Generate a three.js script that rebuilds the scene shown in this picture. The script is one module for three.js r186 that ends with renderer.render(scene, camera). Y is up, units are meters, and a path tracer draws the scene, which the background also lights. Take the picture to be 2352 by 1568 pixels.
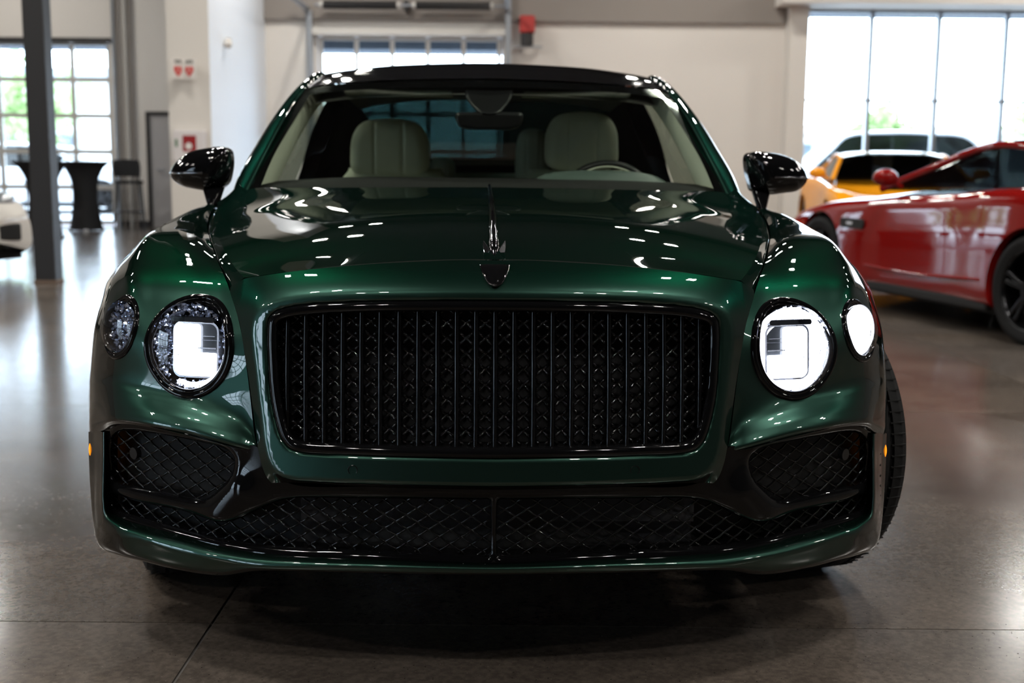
import * as THREE from 'three';
import { mergeGeometries, mergeVertices } from 'three/addons/utils/BufferGeometryUtils.js';
import { RoundedBoxGeometry } from 'three/addons/geometries/RoundedBoxGeometry.js';
import { RectAreaLightUniformsLib } from 'three/addons/lights/RectAreaLightUniformsLib.js';
import { FontLoader } from 'three/addons/loaders/FontLoader.js';
import { TextGeometry } from 'three/addons/geometries/TextGeometry.js';

// ---------------------------------------------------------------- camera, sky, exposure
const scene = new THREE.Scene();
const F = 2750, EYE = 1.10, PITCH = Math.atan(409 / F), ROLL = THREE.MathUtils.degToRad(0.5);
const camera = new THREE.PerspectiveCamera(2 * Math.atan(784 / F) * 180 / Math.PI, 2352 / 1568, 0.05, 400);
camera.filmGauge = 36;
camera.position.set(0, EYE, 0);
camera.rotation.set(-PITCH, 0, ROLL);
camera.focus = 2.55;
camera.userData.fStop = 3.4;
scene.background = new THREE.Color().setRGB(0.78, 0.91, 1.12);
scene.backgroundIntensity = 8;
RectAreaLightUniformsLib.init();
const renderer = new THREE.WebGLRenderer();
renderer.toneMapping = THREE.LinearToneMapping;
renderer.toneMappingExposure = 1.4;
renderer.shadowMap.enabled = true;
const LAMP_INTENSITY = 230, LAMP_GLOW = 40;          // ceiling panels

// ---------------------------------------------------------------- helpers
const CAR = { x: -0.033, z: -2.33, yaw: THREE.MathUtils.degToRad(1.7) };
function rayOf(u, v) {                       // direction of a photo pixel in the world
  let x = (u - 1176) / F, y = (784 - v) / F;
  [x, y] = [x * Math.cos(ROLL) - y * Math.sin(ROLL), x * Math.sin(ROLL) + y * Math.cos(ROLL)];
  const c = Math.cos(PITCH), s = Math.sin(PITCH);
  return [x, y * c - s, -(c + y * s)];
}
function carAt(u, v, z) {                    // pixel + car depth -> car coordinates
  const d = rayOf(u, v), c = Math.cos(CAR.yaw), s = Math.sin(CAR.yaw);
  const ox = -CAR.x, oz = -CAR.z, o = [ox * c - oz * s, EYE, ox * s + oz * c], e = [d[0] * c - d[2] * s, d[1], d[0] * s + d[2] * c];
  const t = (z - o[2]) / e[2];
  return [o[0] + t * e[0], o[1] + t * e[1], z];
}
const P = (u, v, z) => { const p = carAt(u, v, z); return [-p[0], p[1], p[2]]; };   // left-half pixel, mirrored to +x
const R = (u, v, z) => carAt(u, v, z);
function floorAt(u, v, y = 0) { const d = rayOf(u, v), t = (y - EYE) / d[1]; return [d[0] * t, y, d[2] * t]; }
function worldAt(u, v, z) { const d = rayOf(u, v), t = z / d[2]; return [d[0] * t, EYE + d[1] * t, z]; }
let seed = 7;
const rnd = () => { seed = (seed * 1664525 + 1013904223) >>> 0; return seed / 4294967296; };
const lerp = (a, b, t) => a + (b - a) * t, clamp = (x, a = 0, b = 1) => Math.min(b, Math.max(a, x));
const smooth = (a, b, x) => { const t = clamp((x - a) / (b - a)); return t * t * (3 - 2 * t); };
const used = {};
function numbered(n) { if (!(n in used)) { used[n] = 0; return n; } used[n]++; return n + '_' + String(used[n]).padStart(3, '0'); }
function shadow(o) { o.traverse((m) => { if (m.isMesh) { m.castShadow = true; m.receiveShadow = true; } }); return o; }
function thing(name, label, category, pos = [0, 0, 0], turn = 0, group) {
  const o = new THREE.Group(); o.name = numbered(name); o.position.set(...pos); o.rotation.y = turn;
  o.userData = { label, category }; if (group) o.userData.group = group; scene.add(o); return o;
}
function part(name, geo, mat, parent, label) {
  const m = new THREE.Mesh(Array.isArray(geo) ? merged(geo) : geo, mat); m.name = name; m.castShadow = m.receiveShadow = true;
  if (label) m.userData.label = label; parent.add(m); return m;
}
function single(name, geo, mat, label, category, pos = [0, 0, 0], group) {
  const m = part(numbered(name), geo, mat, scene); m.position.set(...pos); m.userData = { label, category }; if (group) m.userData.group = group; return m;
}
function struct(name, geo, mat, parent = scene) { const m = part(name, geo, mat, parent); if (parent === scene) m.userData.kind = 'structure'; return m; }
function merged(list) {
  const l = list.filter(Boolean).map((g) => { const k = g.index ? g.toNonIndexed() : g; const n = new THREE.BufferGeometry(); n.setAttribute('position', k.attributes.position); if (!k.attributes.normal) k.computeVertexNormals(); n.setAttribute('normal', k.attributes.normal);
    n.setAttribute('uv', k.attributes.uv ?? new THREE.BufferAttribute(new Float32Array(k.attributes.position.count * 2), 2)); return n; });
  return l.length === 1 ? l[0] : mergeGeometries(l);
}
function box(w, h, d, x = 0, y = 0, z = 0, r = 0) { const g = r > 0 ? new RoundedBoxGeometry(w, h, d, 2, r) : new THREE.BoxGeometry(w, h, d); g.translate(x, y, z); return g; }
function slab(x0, x1, y0, y1, z0, z1) { return box(Math.abs(x1 - x0), Math.abs(y1 - y0), Math.abs(z1 - z0), (x0 + x1) / 2, (y0 + y1) / 2, (z0 + z1) / 2); }
function rod(a, b, r, seg = 10, r2 = r) {
  const A = new THREE.Vector3(...a), B = new THREE.Vector3(...b), g = new THREE.CylinderGeometry(r2, r, A.distanceTo(B), seg);
  g.applyQuaternion(new THREE.Quaternion().setFromUnitVectors(new THREE.Vector3(0, 1, 0), B.clone().sub(A).normalize())); g.translate(...A.add(B).multiplyScalar(0.5).toArray()); return g;
}
const curve = (pts, closed = false, type = 'centripetal') => new THREE.CatmullRomCurve3(pts.map((p) => new THREE.Vector3(...p)), closed, type);
function tube(pts, r, n = 40, seg = 8, closed = false) { return new THREE.TubeGeometry(curve(pts, closed), n, r, seg, closed); }
function mirrorX(g) {
  const n = g.index ? g.toNonIndexed() : g.clone(), p = n.attributes.position, q = n.attributes.normal;
  for (let i = 0; i < p.count; i++) { p.setX(i, -p.getX(i)); q.setX(i, -q.getX(i)); }
  for (const a of Object.values(n.attributes)) for (let i = 0; i < p.count; i += 3) for (let k = 0; k < a.itemSize; k++) {
    const t = a.array[(i + 1) * a.itemSize + k]; a.array[(i + 1) * a.itemSize + k] = a.array[(i + 2) * a.itemSize + k]; a.array[(i + 2) * a.itemSize + k] = t;
  }
  return n;
}
// smooth surface through a net of points; out = a direction its faces point to
function patch(rows, nu = 60, nv = 60, out = [0, 1, 0], closedU = false) {
  const mid = [], cu = rows.map((r) => curve(r, closedU));
  for (let i = 0; i <= nu; i++) { const c = curve(cu.map((k) => k.getPoint(i / nu).toArray())); mid.push(c); }
  const pos = new Float32Array((nu + 1) * (nv + 1) * 3), uv = new Float32Array((nu + 1) * (nv + 1) * 2), idx = [];
  for (let j = 0; j <= nv; j++) for (let i = 0; i <= nu; i++) { const p = mid[i].getPoint(j / nv), k = j * (nu + 1) + i; pos.set([p.x, p.y, p.z], k * 3); uv.set([i / nu, j / nv], k * 2); }
  for (let j = 0; j < nv; j++) for (let i = 0; i < nu; i++) { const a = j * (nu + 1) + i, b = a + 1, c = a + nu + 1, d = c + 1; idx.push(a, b, d, a, d, c); }
  const g = new THREE.BufferGeometry(); g.setAttribute('position', new THREE.BufferAttribute(pos, 3)); g.setAttribute('uv', new THREE.BufferAttribute(uv, 2)); g.setIndex(idx); g.computeVertexNormals();
  const m = new THREE.Vector3(), n = g.attributes.normal; for (let i = 0; i < n.count; i++) m.add(new THREE.Vector3().fromBufferAttribute(n, i));
  if (m.dot(new THREE.Vector3(...out)) < 0) { for (let i = 0; i < idx.length; i += 3) { const t = idx[i + 1]; idx[i + 1] = idx[i + 2]; idx[i + 2] = t; } g.setIndex(idx); g.computeVertexNormals(); }
  return g;
}
// keeps the part of a surface where fn <= 0; returns the cut edge as well
function clip(geo, fn) {
  const g = geo.index ? geo.toNonIndexed() : geo, p = g.attributes.position, n = g.attributes.normal, P0 = [], N0 = [], segs = [];
  const get = (i) => [p.getX(i), p.getY(i), p.getZ(i), n.getX(i), n.getY(i), n.getZ(i)];
  const emit = (a) => { P0.push(a[0], a[1], a[2]); N0.push(a[3], a[4], a[5]); };
  const cut = (a, b, fa, fb) => { let lo = 0, hi = 1, t = fa / (fa - fb); for (let k = 0; k < 12; k++) { const m = a.map((x, i) => lerp(x, b[i], t)), f = fn(m[0], m[1], m[2]); if ((f > 0) === (fa > 0)) lo = t; else hi = t; t = (lo + hi) / 2; } return a.map((x, i) => lerp(x, b[i], t)); };
  for (let i = 0; i < p.count; i += 3) {
    const v = [get(i), get(i + 1), get(i + 2)], f = v.map((a) => fn(a[0], a[1], a[2])), inn = f.filter((x) => x <= 0).length;
    if (inn === 3) v.forEach(emit);
    else if (inn) {
      const poly = [], edge = [];
      for (let k = 0; k < 3; k++) { const a = v[k], b = v[(k + 1) % 3], fa = f[k], fb = f[(k + 1) % 3]; if (fa <= 0) poly.push(a); if ((fa <= 0) !== (fb <= 0)) { const c = cut(a, b, fa, fb); poly.push(c); edge.push(c); } }
      for (let k = 1; k + 1 < poly.length; k++) { emit(poly[0]); emit(poly[k]); emit(poly[k + 1]); }
      if (edge.length === 2) segs.push(edge);
    }
  }
  const r = new THREE.BufferGeometry(); r.setAttribute('position', new THREE.BufferAttribute(new Float32Array(P0), 3)); r.setAttribute('normal', new THREE.BufferAttribute(new Float32Array(N0), 3));
  r.userData = {}; return { geo: r, segs };
}
function flange(segs, off) {                 // a wall from a cut edge inwards
  const P0 = [];
  for (const [a, b] of segs) { const a2 = [a[0] + off[0], a[1] + off[1], a[2] + off[2]], b2 = [b[0] + off[0], b[1] + off[1], b[2] + off[2]]; P0.push(...a.slice(0, 3), ...b.slice(0, 3), ...b2, ...a.slice(0, 3), ...b2, ...a2); }
  const g = new THREE.BufferGeometry(); g.setAttribute('position', new THREE.BufferAttribute(new Float32Array(P0), 3)); g.computeVertexNormals(); return g;
}
// outlines in the (x, y) plane
function outline(half, n = 160, symmetric = true, type = 'centripetal') {
  const pts = symmetric ? [...half, ...half.slice(0, -1).reverse().filter((p) => Math.abs(p[0]) > 1e-4).map((p) => [-p[0], p[1]])] : half;
  const c = curve(pts.map((p) => [p[0], p[1], 0]), true, type); return Array.from({ length: n }, (_, i) => { const q = c.getPoint(i / n); return [q.x, q.y]; });
}
function sdf(poly) {                         // signed distance, negative inside
  const n = poly.length;
  return (x, y) => {
    let d = 1e9, s = 1;
    for (let i = 0, j = n - 1; i < n; j = i++) {
      const a = poly[i], b = poly[j], ex = b[0] - a[0], ey = b[1] - a[1], wx = x - a[0], wy = y - a[1], t = clamp((wx * ex + wy * ey) / (ex * ex + ey * ey + 1e-12)), bx = wx - ex * t, by = wy - ey * t;
      d = Math.min(d, bx * bx + by * by);
      const c1 = y >= a[1], c2 = y < b[1], c3 = ex * wy > ey * wx; if ((c1 && c2 && c3) || (!c1 && !c2 && !c3)) s = -s;
    }
    return s * Math.sqrt(d);
  };
}
// a plate over the (x, y) plane: height z(x, y, depth inside the edge), with a wall of the given depth round its edge
function plate(dist, [x0, x1, y0, y1], step, height, wall = 0.02, back = false) {
  const nx = Math.ceil((x1 - x0) / step), ny = Math.ceil((y1 - y0) / step), pos = [], idx = [], nor = [];
  const H = (x, y) => { const d = -dist(x, y); return height(x, y, d < step * 0.02 ? 0 : d); };
  for (let j = 0; j <= ny; j++) for (let i = 0; i <= nx; i++) pos.push(x0 + (i / nx) * (x1 - x0), y0 + (j / ny) * (y1 - y0), 0);
  for (let j = 0; j < ny; j++) for (let i = 0; i < nx; i++) { const a = j * (nx + 1) + i, b = a + 1, c = a + nx + 1, d = c + 1; if ((i + j) & 1) idx.push(a, b, d, a, d, c); else idx.push(a, b, c, b, d, c); }
  const g = new THREE.BufferGeometry(); g.setAttribute('position', new THREE.BufferAttribute(new Float32Array(pos), 3)); g.setAttribute('normal', new THREE.BufferAttribute(new Float32Array(pos.length), 3)); g.setIndex(idx);
  const cache = new Map(), dd = (x, y) => { const k = x.toFixed(6) + ',' + y.toFixed(6); let v = cache.get(k); if (v === undefined) cache.set(k, v = dist(x, y)); return v; };
  const c = clip(g, (x, y) => dd(x, y)), p = c.geo.attributes.position, n = c.geo.attributes.normal, e = step * 0.35, memo = new Map();
  for (let i = 0; i < p.count; i++) {
    const x = p.getX(i), y = p.getY(i), k = x.toFixed(5) + ',' + y.toFixed(5); let m = memo.get(k);
    if (!m) { const z = H(x, y), q = new THREE.Vector3(-(H(x + e, y) - H(x - e, y)) / (2 * e), -(H(x, y + e) - H(x, y - e)) / (2 * e), 1).normalize(); memo.set(k, m = [z, q]); }
    p.setZ(i, m[0]); n.setXYZ(i, m[1].x, m[1].y, m[1].z);
  }
  const list = [c.geo];
  if (wall) { for (const s of c.segs) for (const a of s) a[2] = H(a[0], a[1]); list.push(flange(c.segs, [0, 0, -wall])); }
  return list.length > 1 ? merged(list) : c.geo;
}
const dome = (d, r) => (d >= r ? 0 : -(r - Math.sqrt(Math.max(0, r * r - (r - d) * (r - d)))));   // rounds an edge over the distance r
// ---------------------------------------------------------------- materials
const lin = (r, g, b) => new THREE.Color().setRGB(r, g, b);
const std = (c, rough, metal = 0, extra = {}) => new THREE.MeshPhysicalMaterial({ color: c, roughness: rough, metalness: metal, side: THREE.DoubleSide, ...extra });
function noiseTex(size, fn, srgb = true, repeat) {
  const data = new Uint8Array(size * size * 4);
  for (let y = 0; y < size; y++) for (let x = 0; x < size; x++) { const c = fn(x / size, y / size); data.set([c[0] * 255, c[1] * 255, c[2] * 255, 255].map((v) => clamp(v, 0, 255)), (y * size + x) * 4); }
  const t = new THREE.DataTexture(data, size, size); t.magFilter = THREE.LinearFilter; t.minFilter = THREE.LinearMipmapLinearFilter; t.wrapS = t.wrapT = THREE.RepeatWrapping; if (srgb) t.colorSpace = THREE.SRGBColorSpace; if (repeat) t.repeat.set(repeat, repeat); t.needsUpdate = true; return t;
}
const lattice = {};
function vnoise(x, y, per, salt = 0) {        // tiling value noise
  const k = per + '_' + salt; if (!lattice[k]) { lattice[k] = Float32Array.from({ length: per * per }, rnd); }
  const L = lattice[k], xi = Math.floor(x * per), yi = Math.floor(y * per), fx = x * per - xi, fy = y * per - yi, s = fx * fx * (3 - 2 * fx), t = fy * fy * (3 - 2 * fy), w = (a) => ((a % per) + per) % per;
  const q = (a, b) => L[w(b) * per + w(a)];
  return lerp(lerp(q(xi, yi), q(xi + 1, yi), s), lerp(q(xi, yi + 1), q(xi + 1, yi + 1), s), t);
}
const M = {
  paint: std(lin(0.0225, 0.055, 0.043), 0.38, 1, { specularColor: lin(0.012, 0.06, 0.055), clearcoat: 1, clearcoatRoughness: 0.012 }),
  black: std(lin(0.003, 0.003, 0.0034), 0.05, 0, { specularIntensity: 0.6 }),
  satin: std(lin(0.008, 0.008, 0.009), 0.3, 0),
  matte: std(lin(0.006, 0.006, 0.0065), 0.75, 0),
  radiator: std(lin(0.012, 0.012, 0.014), 0.7, 0.2),
  chrome: std(lin(0.75, 0.76, 0.8), 0.08, 1),
  darkchrome: std(lin(0.16, 0.165, 0.18), 0.12, 1),
  glass: new THREE.MeshPhysicalMaterial({ color: lin(0.80, 0.86, 0.80), roughness: 0, metalness: 0, transmission: 1, thickness: 0, ior: 1.5, side: THREE.DoubleSide }),
  clear: new THREE.MeshPhysicalMaterial({ color: lin(0.96, 0.97, 1), roughness: 0, metalness: 0, transmission: 1, thickness: 0, ior: 1.45, side: THREE.DoubleSide }),
  privacy: new THREE.MeshPhysicalMaterial({ color: lin(0.0025, 0.006, 0.006), roughness: 0, metalness: 0, transmission: 1, thickness: 0, ior: 1.5, side: THREE.DoubleSide }),
  tint: new THREE.MeshPhysicalMaterial({ color: lin(0.5, 0.55, 0.48), roughness: 0, metalness: 0, transmission: 1, thickness: 0, ior: 1.5, side: THREE.DoubleSide }),
  rubber: std(lin(0.012, 0.012, 0.0125), 0.7, 0, { specularIntensity: 0.25 }),
  cream: std(lin(0.52, 0.53, 0.43), 0.55, 0),
  liner: std(lin(0.36, 0.37, 0.31), 0.85, 0),
  dash: std(lin(0.006, 0.006, 0.006), 0.7, 0, { specularIntensity: 0.3 }),
  amber: std(lin(0.9, 0.25, 0.01), 0.15, 0, { emissive: lin(1, 0.28, 0.01), emissiveIntensity: 0.9 }),
};
// ---------------------------------------------------------------- the green saloon
const car = thing('saloon_car', 'dark green saloon with a black barred grille and lit round headlamps', 'car', [CAR.x, 0, CAR.z], CAR.yaw);
const both = (name, geo, mat, label) => [part(name, mirrorX(geo), mat, car, label), part(name, geo, mat, car, label)];
const faceZ = (x, y) => 0.012 - 0.35 * x * x - 0.045 * (y - 0.516) / 0.315;
const onZ = (u, v, fn, k = 5) => { let z = -0.05, p; for (let i = 0; i < k; i++) { p = P(u, v, z); z = fn(p[0], p[1]); } return P(u, v, z); };
const lineXY = (list, fn) => list.map((q) => (q.length > 2 ? P(...q) : onZ(q[0], q[1], fn))).map((p, i) => [i === 0 || i === list.length - 1 ? 0 : p[0], p[1]]);
// plan curve of the lower bumper
const planPts = [[-0.26, -0.024], [0, 0.006], [0.26, -0.016], [0.47, -0.068], [0.56, -0.105], [0.64, -0.148], [0.77, -0.235], [0.86, -0.312], [0.95, -0.45], [1.05, -0.6]];
function planZ(x) { x = Math.abs(x); let i = 1; while (i < planPts.length - 3 && x > planPts[i + 1][0]) i++; const [a, b, c, d] = planPts.slice(i - 1, i + 3), t = (x - b[0]) / (c[0] - b[0]), m1 = (c[1] - a[1]) / (c[0] - a[0]) * (c[0] - b[0]), m2 = (d[1] - b[1]) / (d[0] - b[0]) * (c[0] - b[0]); const t2 = t * t, t3 = t2 * t; return (2 * t3 - 3 * t2 + 1) * b[1] + (t3 - 2 * t2 + t) * m1 + (-2 * t3 + 3 * t2) * c[1] + (t3 - t2) * m2; }

// grille outlines, traced on the face
const openHalf = lineXY([[1134, 691], [1000, 691], [855, 692], [702, 699], [651, 708], [628, 718], [616, 732], [612.5, 762], [614, 833], [620, 910], [633, 973], [646, 1009], [664, 1030], [688, 1039], [804, 1046], [1000, 1052], [1134, 1054]], faceZ);
const openPoly = outline(openHalf, 240), openD = sdf(openPoly);
const ridgeHalf = lineXY([[1134, 677], [1000, 677], [860, 679], [726, 685], [640, 698], [606, 713], [592, 735], [587, 762], [590, 800], [596, 850], [603, 910], [611, 970], [617, 1020], [627, 1057], [642, 1080], [666, 1093], [720, 1098], [850, 1103], [1000, 1107], [1134, 1109]], faceZ);
const ridgeD = sdf(outline(ridgeHalf, 240));
function maskZ(x, y) {
  const d = Math.max(0, ridgeD(x, y)), ax = Math.abs(x), top = smooth(0.76, 0.85, y), bot = smooth(0.5, 0.46, y) * (1 - smooth(0.40, 0.47, ax)), r = 0.012, w = clamp((ax / 0.53) ** 2);
  const e = d < r ? d * d / (2 * r) : d - r / 2, side = 0.72 * e, up = lerp(0.6, 0.75, w) * e + lerp(26, 5, w) * e * e, low = 2.0 * e;
  return faceZ(x, y) - lerp(lerp(side, up, top), low, bot);
}
const gap = [[494, 471, -1.42], [480, 496, -1.2], [476, 521, -0.95], [479, 542, -0.75], [486, 563, -0.6], [499, 598, -0.42], [525, 660, -0.255], [537, 700, -0.2], [550, 739, -0.168], [554, 768, -0.155], [569, 866, -0.13], [577, 920, -0.122], [593, 1030, -0.108]].map((q) => P(...q));
const maskHalf = [...[[1134, 598], [1060, 597], [985, 599.5], [840, 607], [700, 620], [610, 632], [562, 640]].map((q) => onZ(q[0], q[1], maskZ)), ...gap.slice(6).map((p) => [p[0] - 0.005, p[1], p[2]]), ...[[602, 1070], [615, 1099], [640, 1118], [672, 1127], [850, 1132], [1000, 1135], [1134, 1136]].map((q) => onZ(q[0], q[1], maskZ))].map((p) => [p[0], p[1]]);
maskHalf[0][0] = maskHalf[maskHalf.length - 1][0] = 0;
{ const c = gap[6]; maskHalf.splice(7, 0, [lerp(maskHalf[6][0], c[0], 0.5), lerp(maskHalf[6][1], c[1], 0.5)]); }
const maskD = sdf(outline(maskHalf, 320));
const maskDist = (x, y) => Math.max(maskD(x, y), -openD(x, y));
part('grille_surround', plate(maskDist, [-0.6, 0.6, 0.42, 0.92], 0.006, (x, y) => maskZ(x, y) + dome(Math.max(0, openD(x, y)), 0.006) * 0.8, 0.03), M.paint, car);
// black frame inside it
const FW = 0.021;
part('grille_frame', plate((x, y) => Math.max(openD(x, y), -openD(x, y) - FW), [-0.5, 0.5, 0.48, 0.86], 0.003, (x, y, d) => faceZ(x, y) + 0.004 + dome(d, FW / 2) * 0.9, 0.05), M.black, car);
const barZ = (x, y) => faceZ(x, y) - 0.012;
const innerD = (x, y) => openD(x, y) + FW;
function spanY(x, d) { let lo = null, hi = null; for (let y = 0.45; y < 0.88; y += 0.002) if (d(x, y) < 0) { if (lo === null) lo = y; hi = y; } return [lo, hi]; }
const barX = Array.from({ length: 23 }, (_, i) => (i - 11) * 0.03835);
for (const x of barX) {
  const [lo, hi] = spanY(x, innerD), w = 0.0046, dpt = 0.02; if (lo === null) continue;
  const sec = [[-w, -dpt], [-w, -0.004], [-w * 0.55, -0.0008], [0, 0], [w * 0.55, -0.0008], [w, -0.004], [w, -dpt]];
  const rows = [lo - 0.008, lerp(lo, hi, 0.5), hi + 0.008].map((y, k) => sec.map((s) => [x + s[0], y, barZ(x, y) + s[1] + (k === 1 ? 0.006 : 0)]));
  part('grille_bar', patch(rows, 12, 6, [0, 0, 1]), M.black, car);
}
// lattice of thin diagonal strips inside an outline
function latticeGeo(d, zf, [x0, x1, y0, y1], p, slope, w, t, arch = 0) {   // crossings fall on multiples of half the pitch
  const list = [], phase = -(((x0 - (y1 - y0) / slope - p + (y1 - y0) / (2 * slope)) % (p / 2)));
  for (const s of [1, -1]) for (let a = x0 - (y1 - y0) / slope - p; a < x1 + (y1 - y0) / slope + p; a += p) {
    let run = null; const ends = [];
    for (let y = y0; y <= y1 + 1e-6; y += 0.002) { const x = s > 0 ? a + phase + (y - y0) / slope : a + phase + (y1 - y) / slope; const inn = x > x0 && x < x1 && d(x, y) < 0; if (inn && !run) run = [x, y]; if ((!inn || y + 0.002 > y1) && run) { ends.push([run, [x, y]]); run = null; } }
    for (const [A, B] of ends) {
      const L = Math.hypot(B[0] - A[0], B[1] - A[1]); if (L < 0.008) continue;
      const n = Math.max(2, Math.round(L / 0.0048)), nx = -(B[1] - A[1]) / L, ny = (B[0] - A[0]) / L, pos = [], nor = [], prof = [-80, -40, 0, 40, 80].map((q) => q * Math.PI / 180);
      const zc = (x, y) => zf(x, y) + arch * (0.5 - 0.5 * Math.cos(4 * Math.PI * x / p)) + (s > 0 ? 0.0008 : 0);
      const pt = (k, q) => { const x = lerp(A[0], B[0], k / n), y = lerp(A[1], B[1], k / n), h = 0.002, tz = (zc(x + (B[0] - A[0]) / L * h, y + (B[1] - A[1]) / L * h) - zc(x, y)) / h, sn = Math.sin(q), cs = Math.cos(q); pos.push(x + nx * w * sn, y + ny * w * sn, zc(x, y) + t * (cs - 1)); const N = new THREE.Vector3(nx * sn - cs * tz * (B[0] - A[0]) / L, ny * sn - cs * tz * (B[1] - A[1]) / L, cs).normalize(); nor.push(N.x, N.y, N.z); };
      for (let k = 0; k < n; k++) for (let j = 0; j < 4; j++) for (const [a, c] of [[k, j], [k + 1, j], [k + 1, j + 1], [k, j], [k + 1, j + 1], [k, j + 1]]) pt(a, prof[c]);
      const g = new THREE.BufferGeometry(); g.setAttribute('position', new THREE.BufferAttribute(new Float32Array(pos), 3)); g.setAttribute('normal', new THREE.BufferAttribute(new Float32Array(nor), 3)); list.push(g);
    }
  }
  return merged(list);
}
const gm = part('grille_mesh', latticeGeo(innerD, (x, y) => faceZ(x, y) - 0.026, [-0.48, 0.48, 0.5, 0.85], 0.03835, 0.8, 0.0036, 0.006, 0.006), M.black, car); gm.userData.kind = 'stuff';
part('radiator', plate(openD, [-0.5, 0.5, 0.48, 0.86], 0.03, (x, y) => faceZ(x, y) - 0.11, 0), M.radiator, car);

// ---- hood
const HT = [0, 0.22, 0.45, 0.68, 0.87, 1];
const creasePx = [[559, 640, -0.235], [543, 618, -0.3], [530, 599, -0.37], [514, 572, -0.5], [503, 548, -0.68], [495, 517, -0.95], [493, 491, -1.2], [507, 468, -1.42]], crease = creasePx.map((q) => P(...q));
const centre = [[0.925, -0.245], [0.950, -0.37], [0.969, -0.5], [0.987, -0.68], [1.006, -0.95], [1.0175, -1.2]], crownPow = [2.1, 2.2, 2.3, 2.4, 2.6, 3];
const hoodRows = [[[1134, 597], [1000, 598], [865, 605], [735, 616.5], [630, 629.5], [560, 639]].map((q, i) => { const p = onZ(q[0], q[1], maskZ); return [i ? p[0] : 0, p[1] + 0.001, p[2] - 0.005]; })];
centre.forEach(([y, z], i) => { const c = crease[i + 1]; hoodRows.push(HT.map((t) => [t * c[0], y - (y - c[1]) * t ** crownPow[i], z + (c[2] - z) * t * t])); });
hoodRows.push([[1124, 430, -1.36], [980, 430, -1.365], [830, 430.5, -1.38], [680, 431.5, -1.41], [575, 434, -1.46], [520, 456, -1.47]].map((q, i) => { const p = P(...q); return [i ? p[0] : 0, p[1], p[2]]; }));
const fullRow = (r) => [...r.slice(1).reverse().map((p) => [-p[0], p[1], p[2]]), ...r];
const hood = part('hood', patch(hoodRows.map(fullRow), 160, 110, [0, 1, 0]), M.paint, car);
const bandIn = [hoodRows[0][5], ...crease.slice(1, 7), hoodRows[7][5]], bandOut = [gap[6], lerp3(gap[6], gap[5], 0.5), gap[5], lerp3(gap[5], gap[4], 0.45), gap[3], gap[2], gap[1], gap[0]];
function lerp3(a, b, t) { return [0, 1, 2].map((i) => lerp(a[i], b[i], t)); }
for (const g of [patch([bandIn, bandIn.map((p, i) => { const q = lerp3(p, bandOut[i], 0.55); return [q[0], q[1] - 0.003, q[2]]; }), bandOut.map((p) => [p[0] - 0.003, p[1] - 0.006, p[2]]), bandOut.map((p) => [p[0] - 0.003, p[1] - 0.03, p[2]])], 70, 16, [0.3, 1, 0])]) both('hood_edge', g, M.paint);

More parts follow.
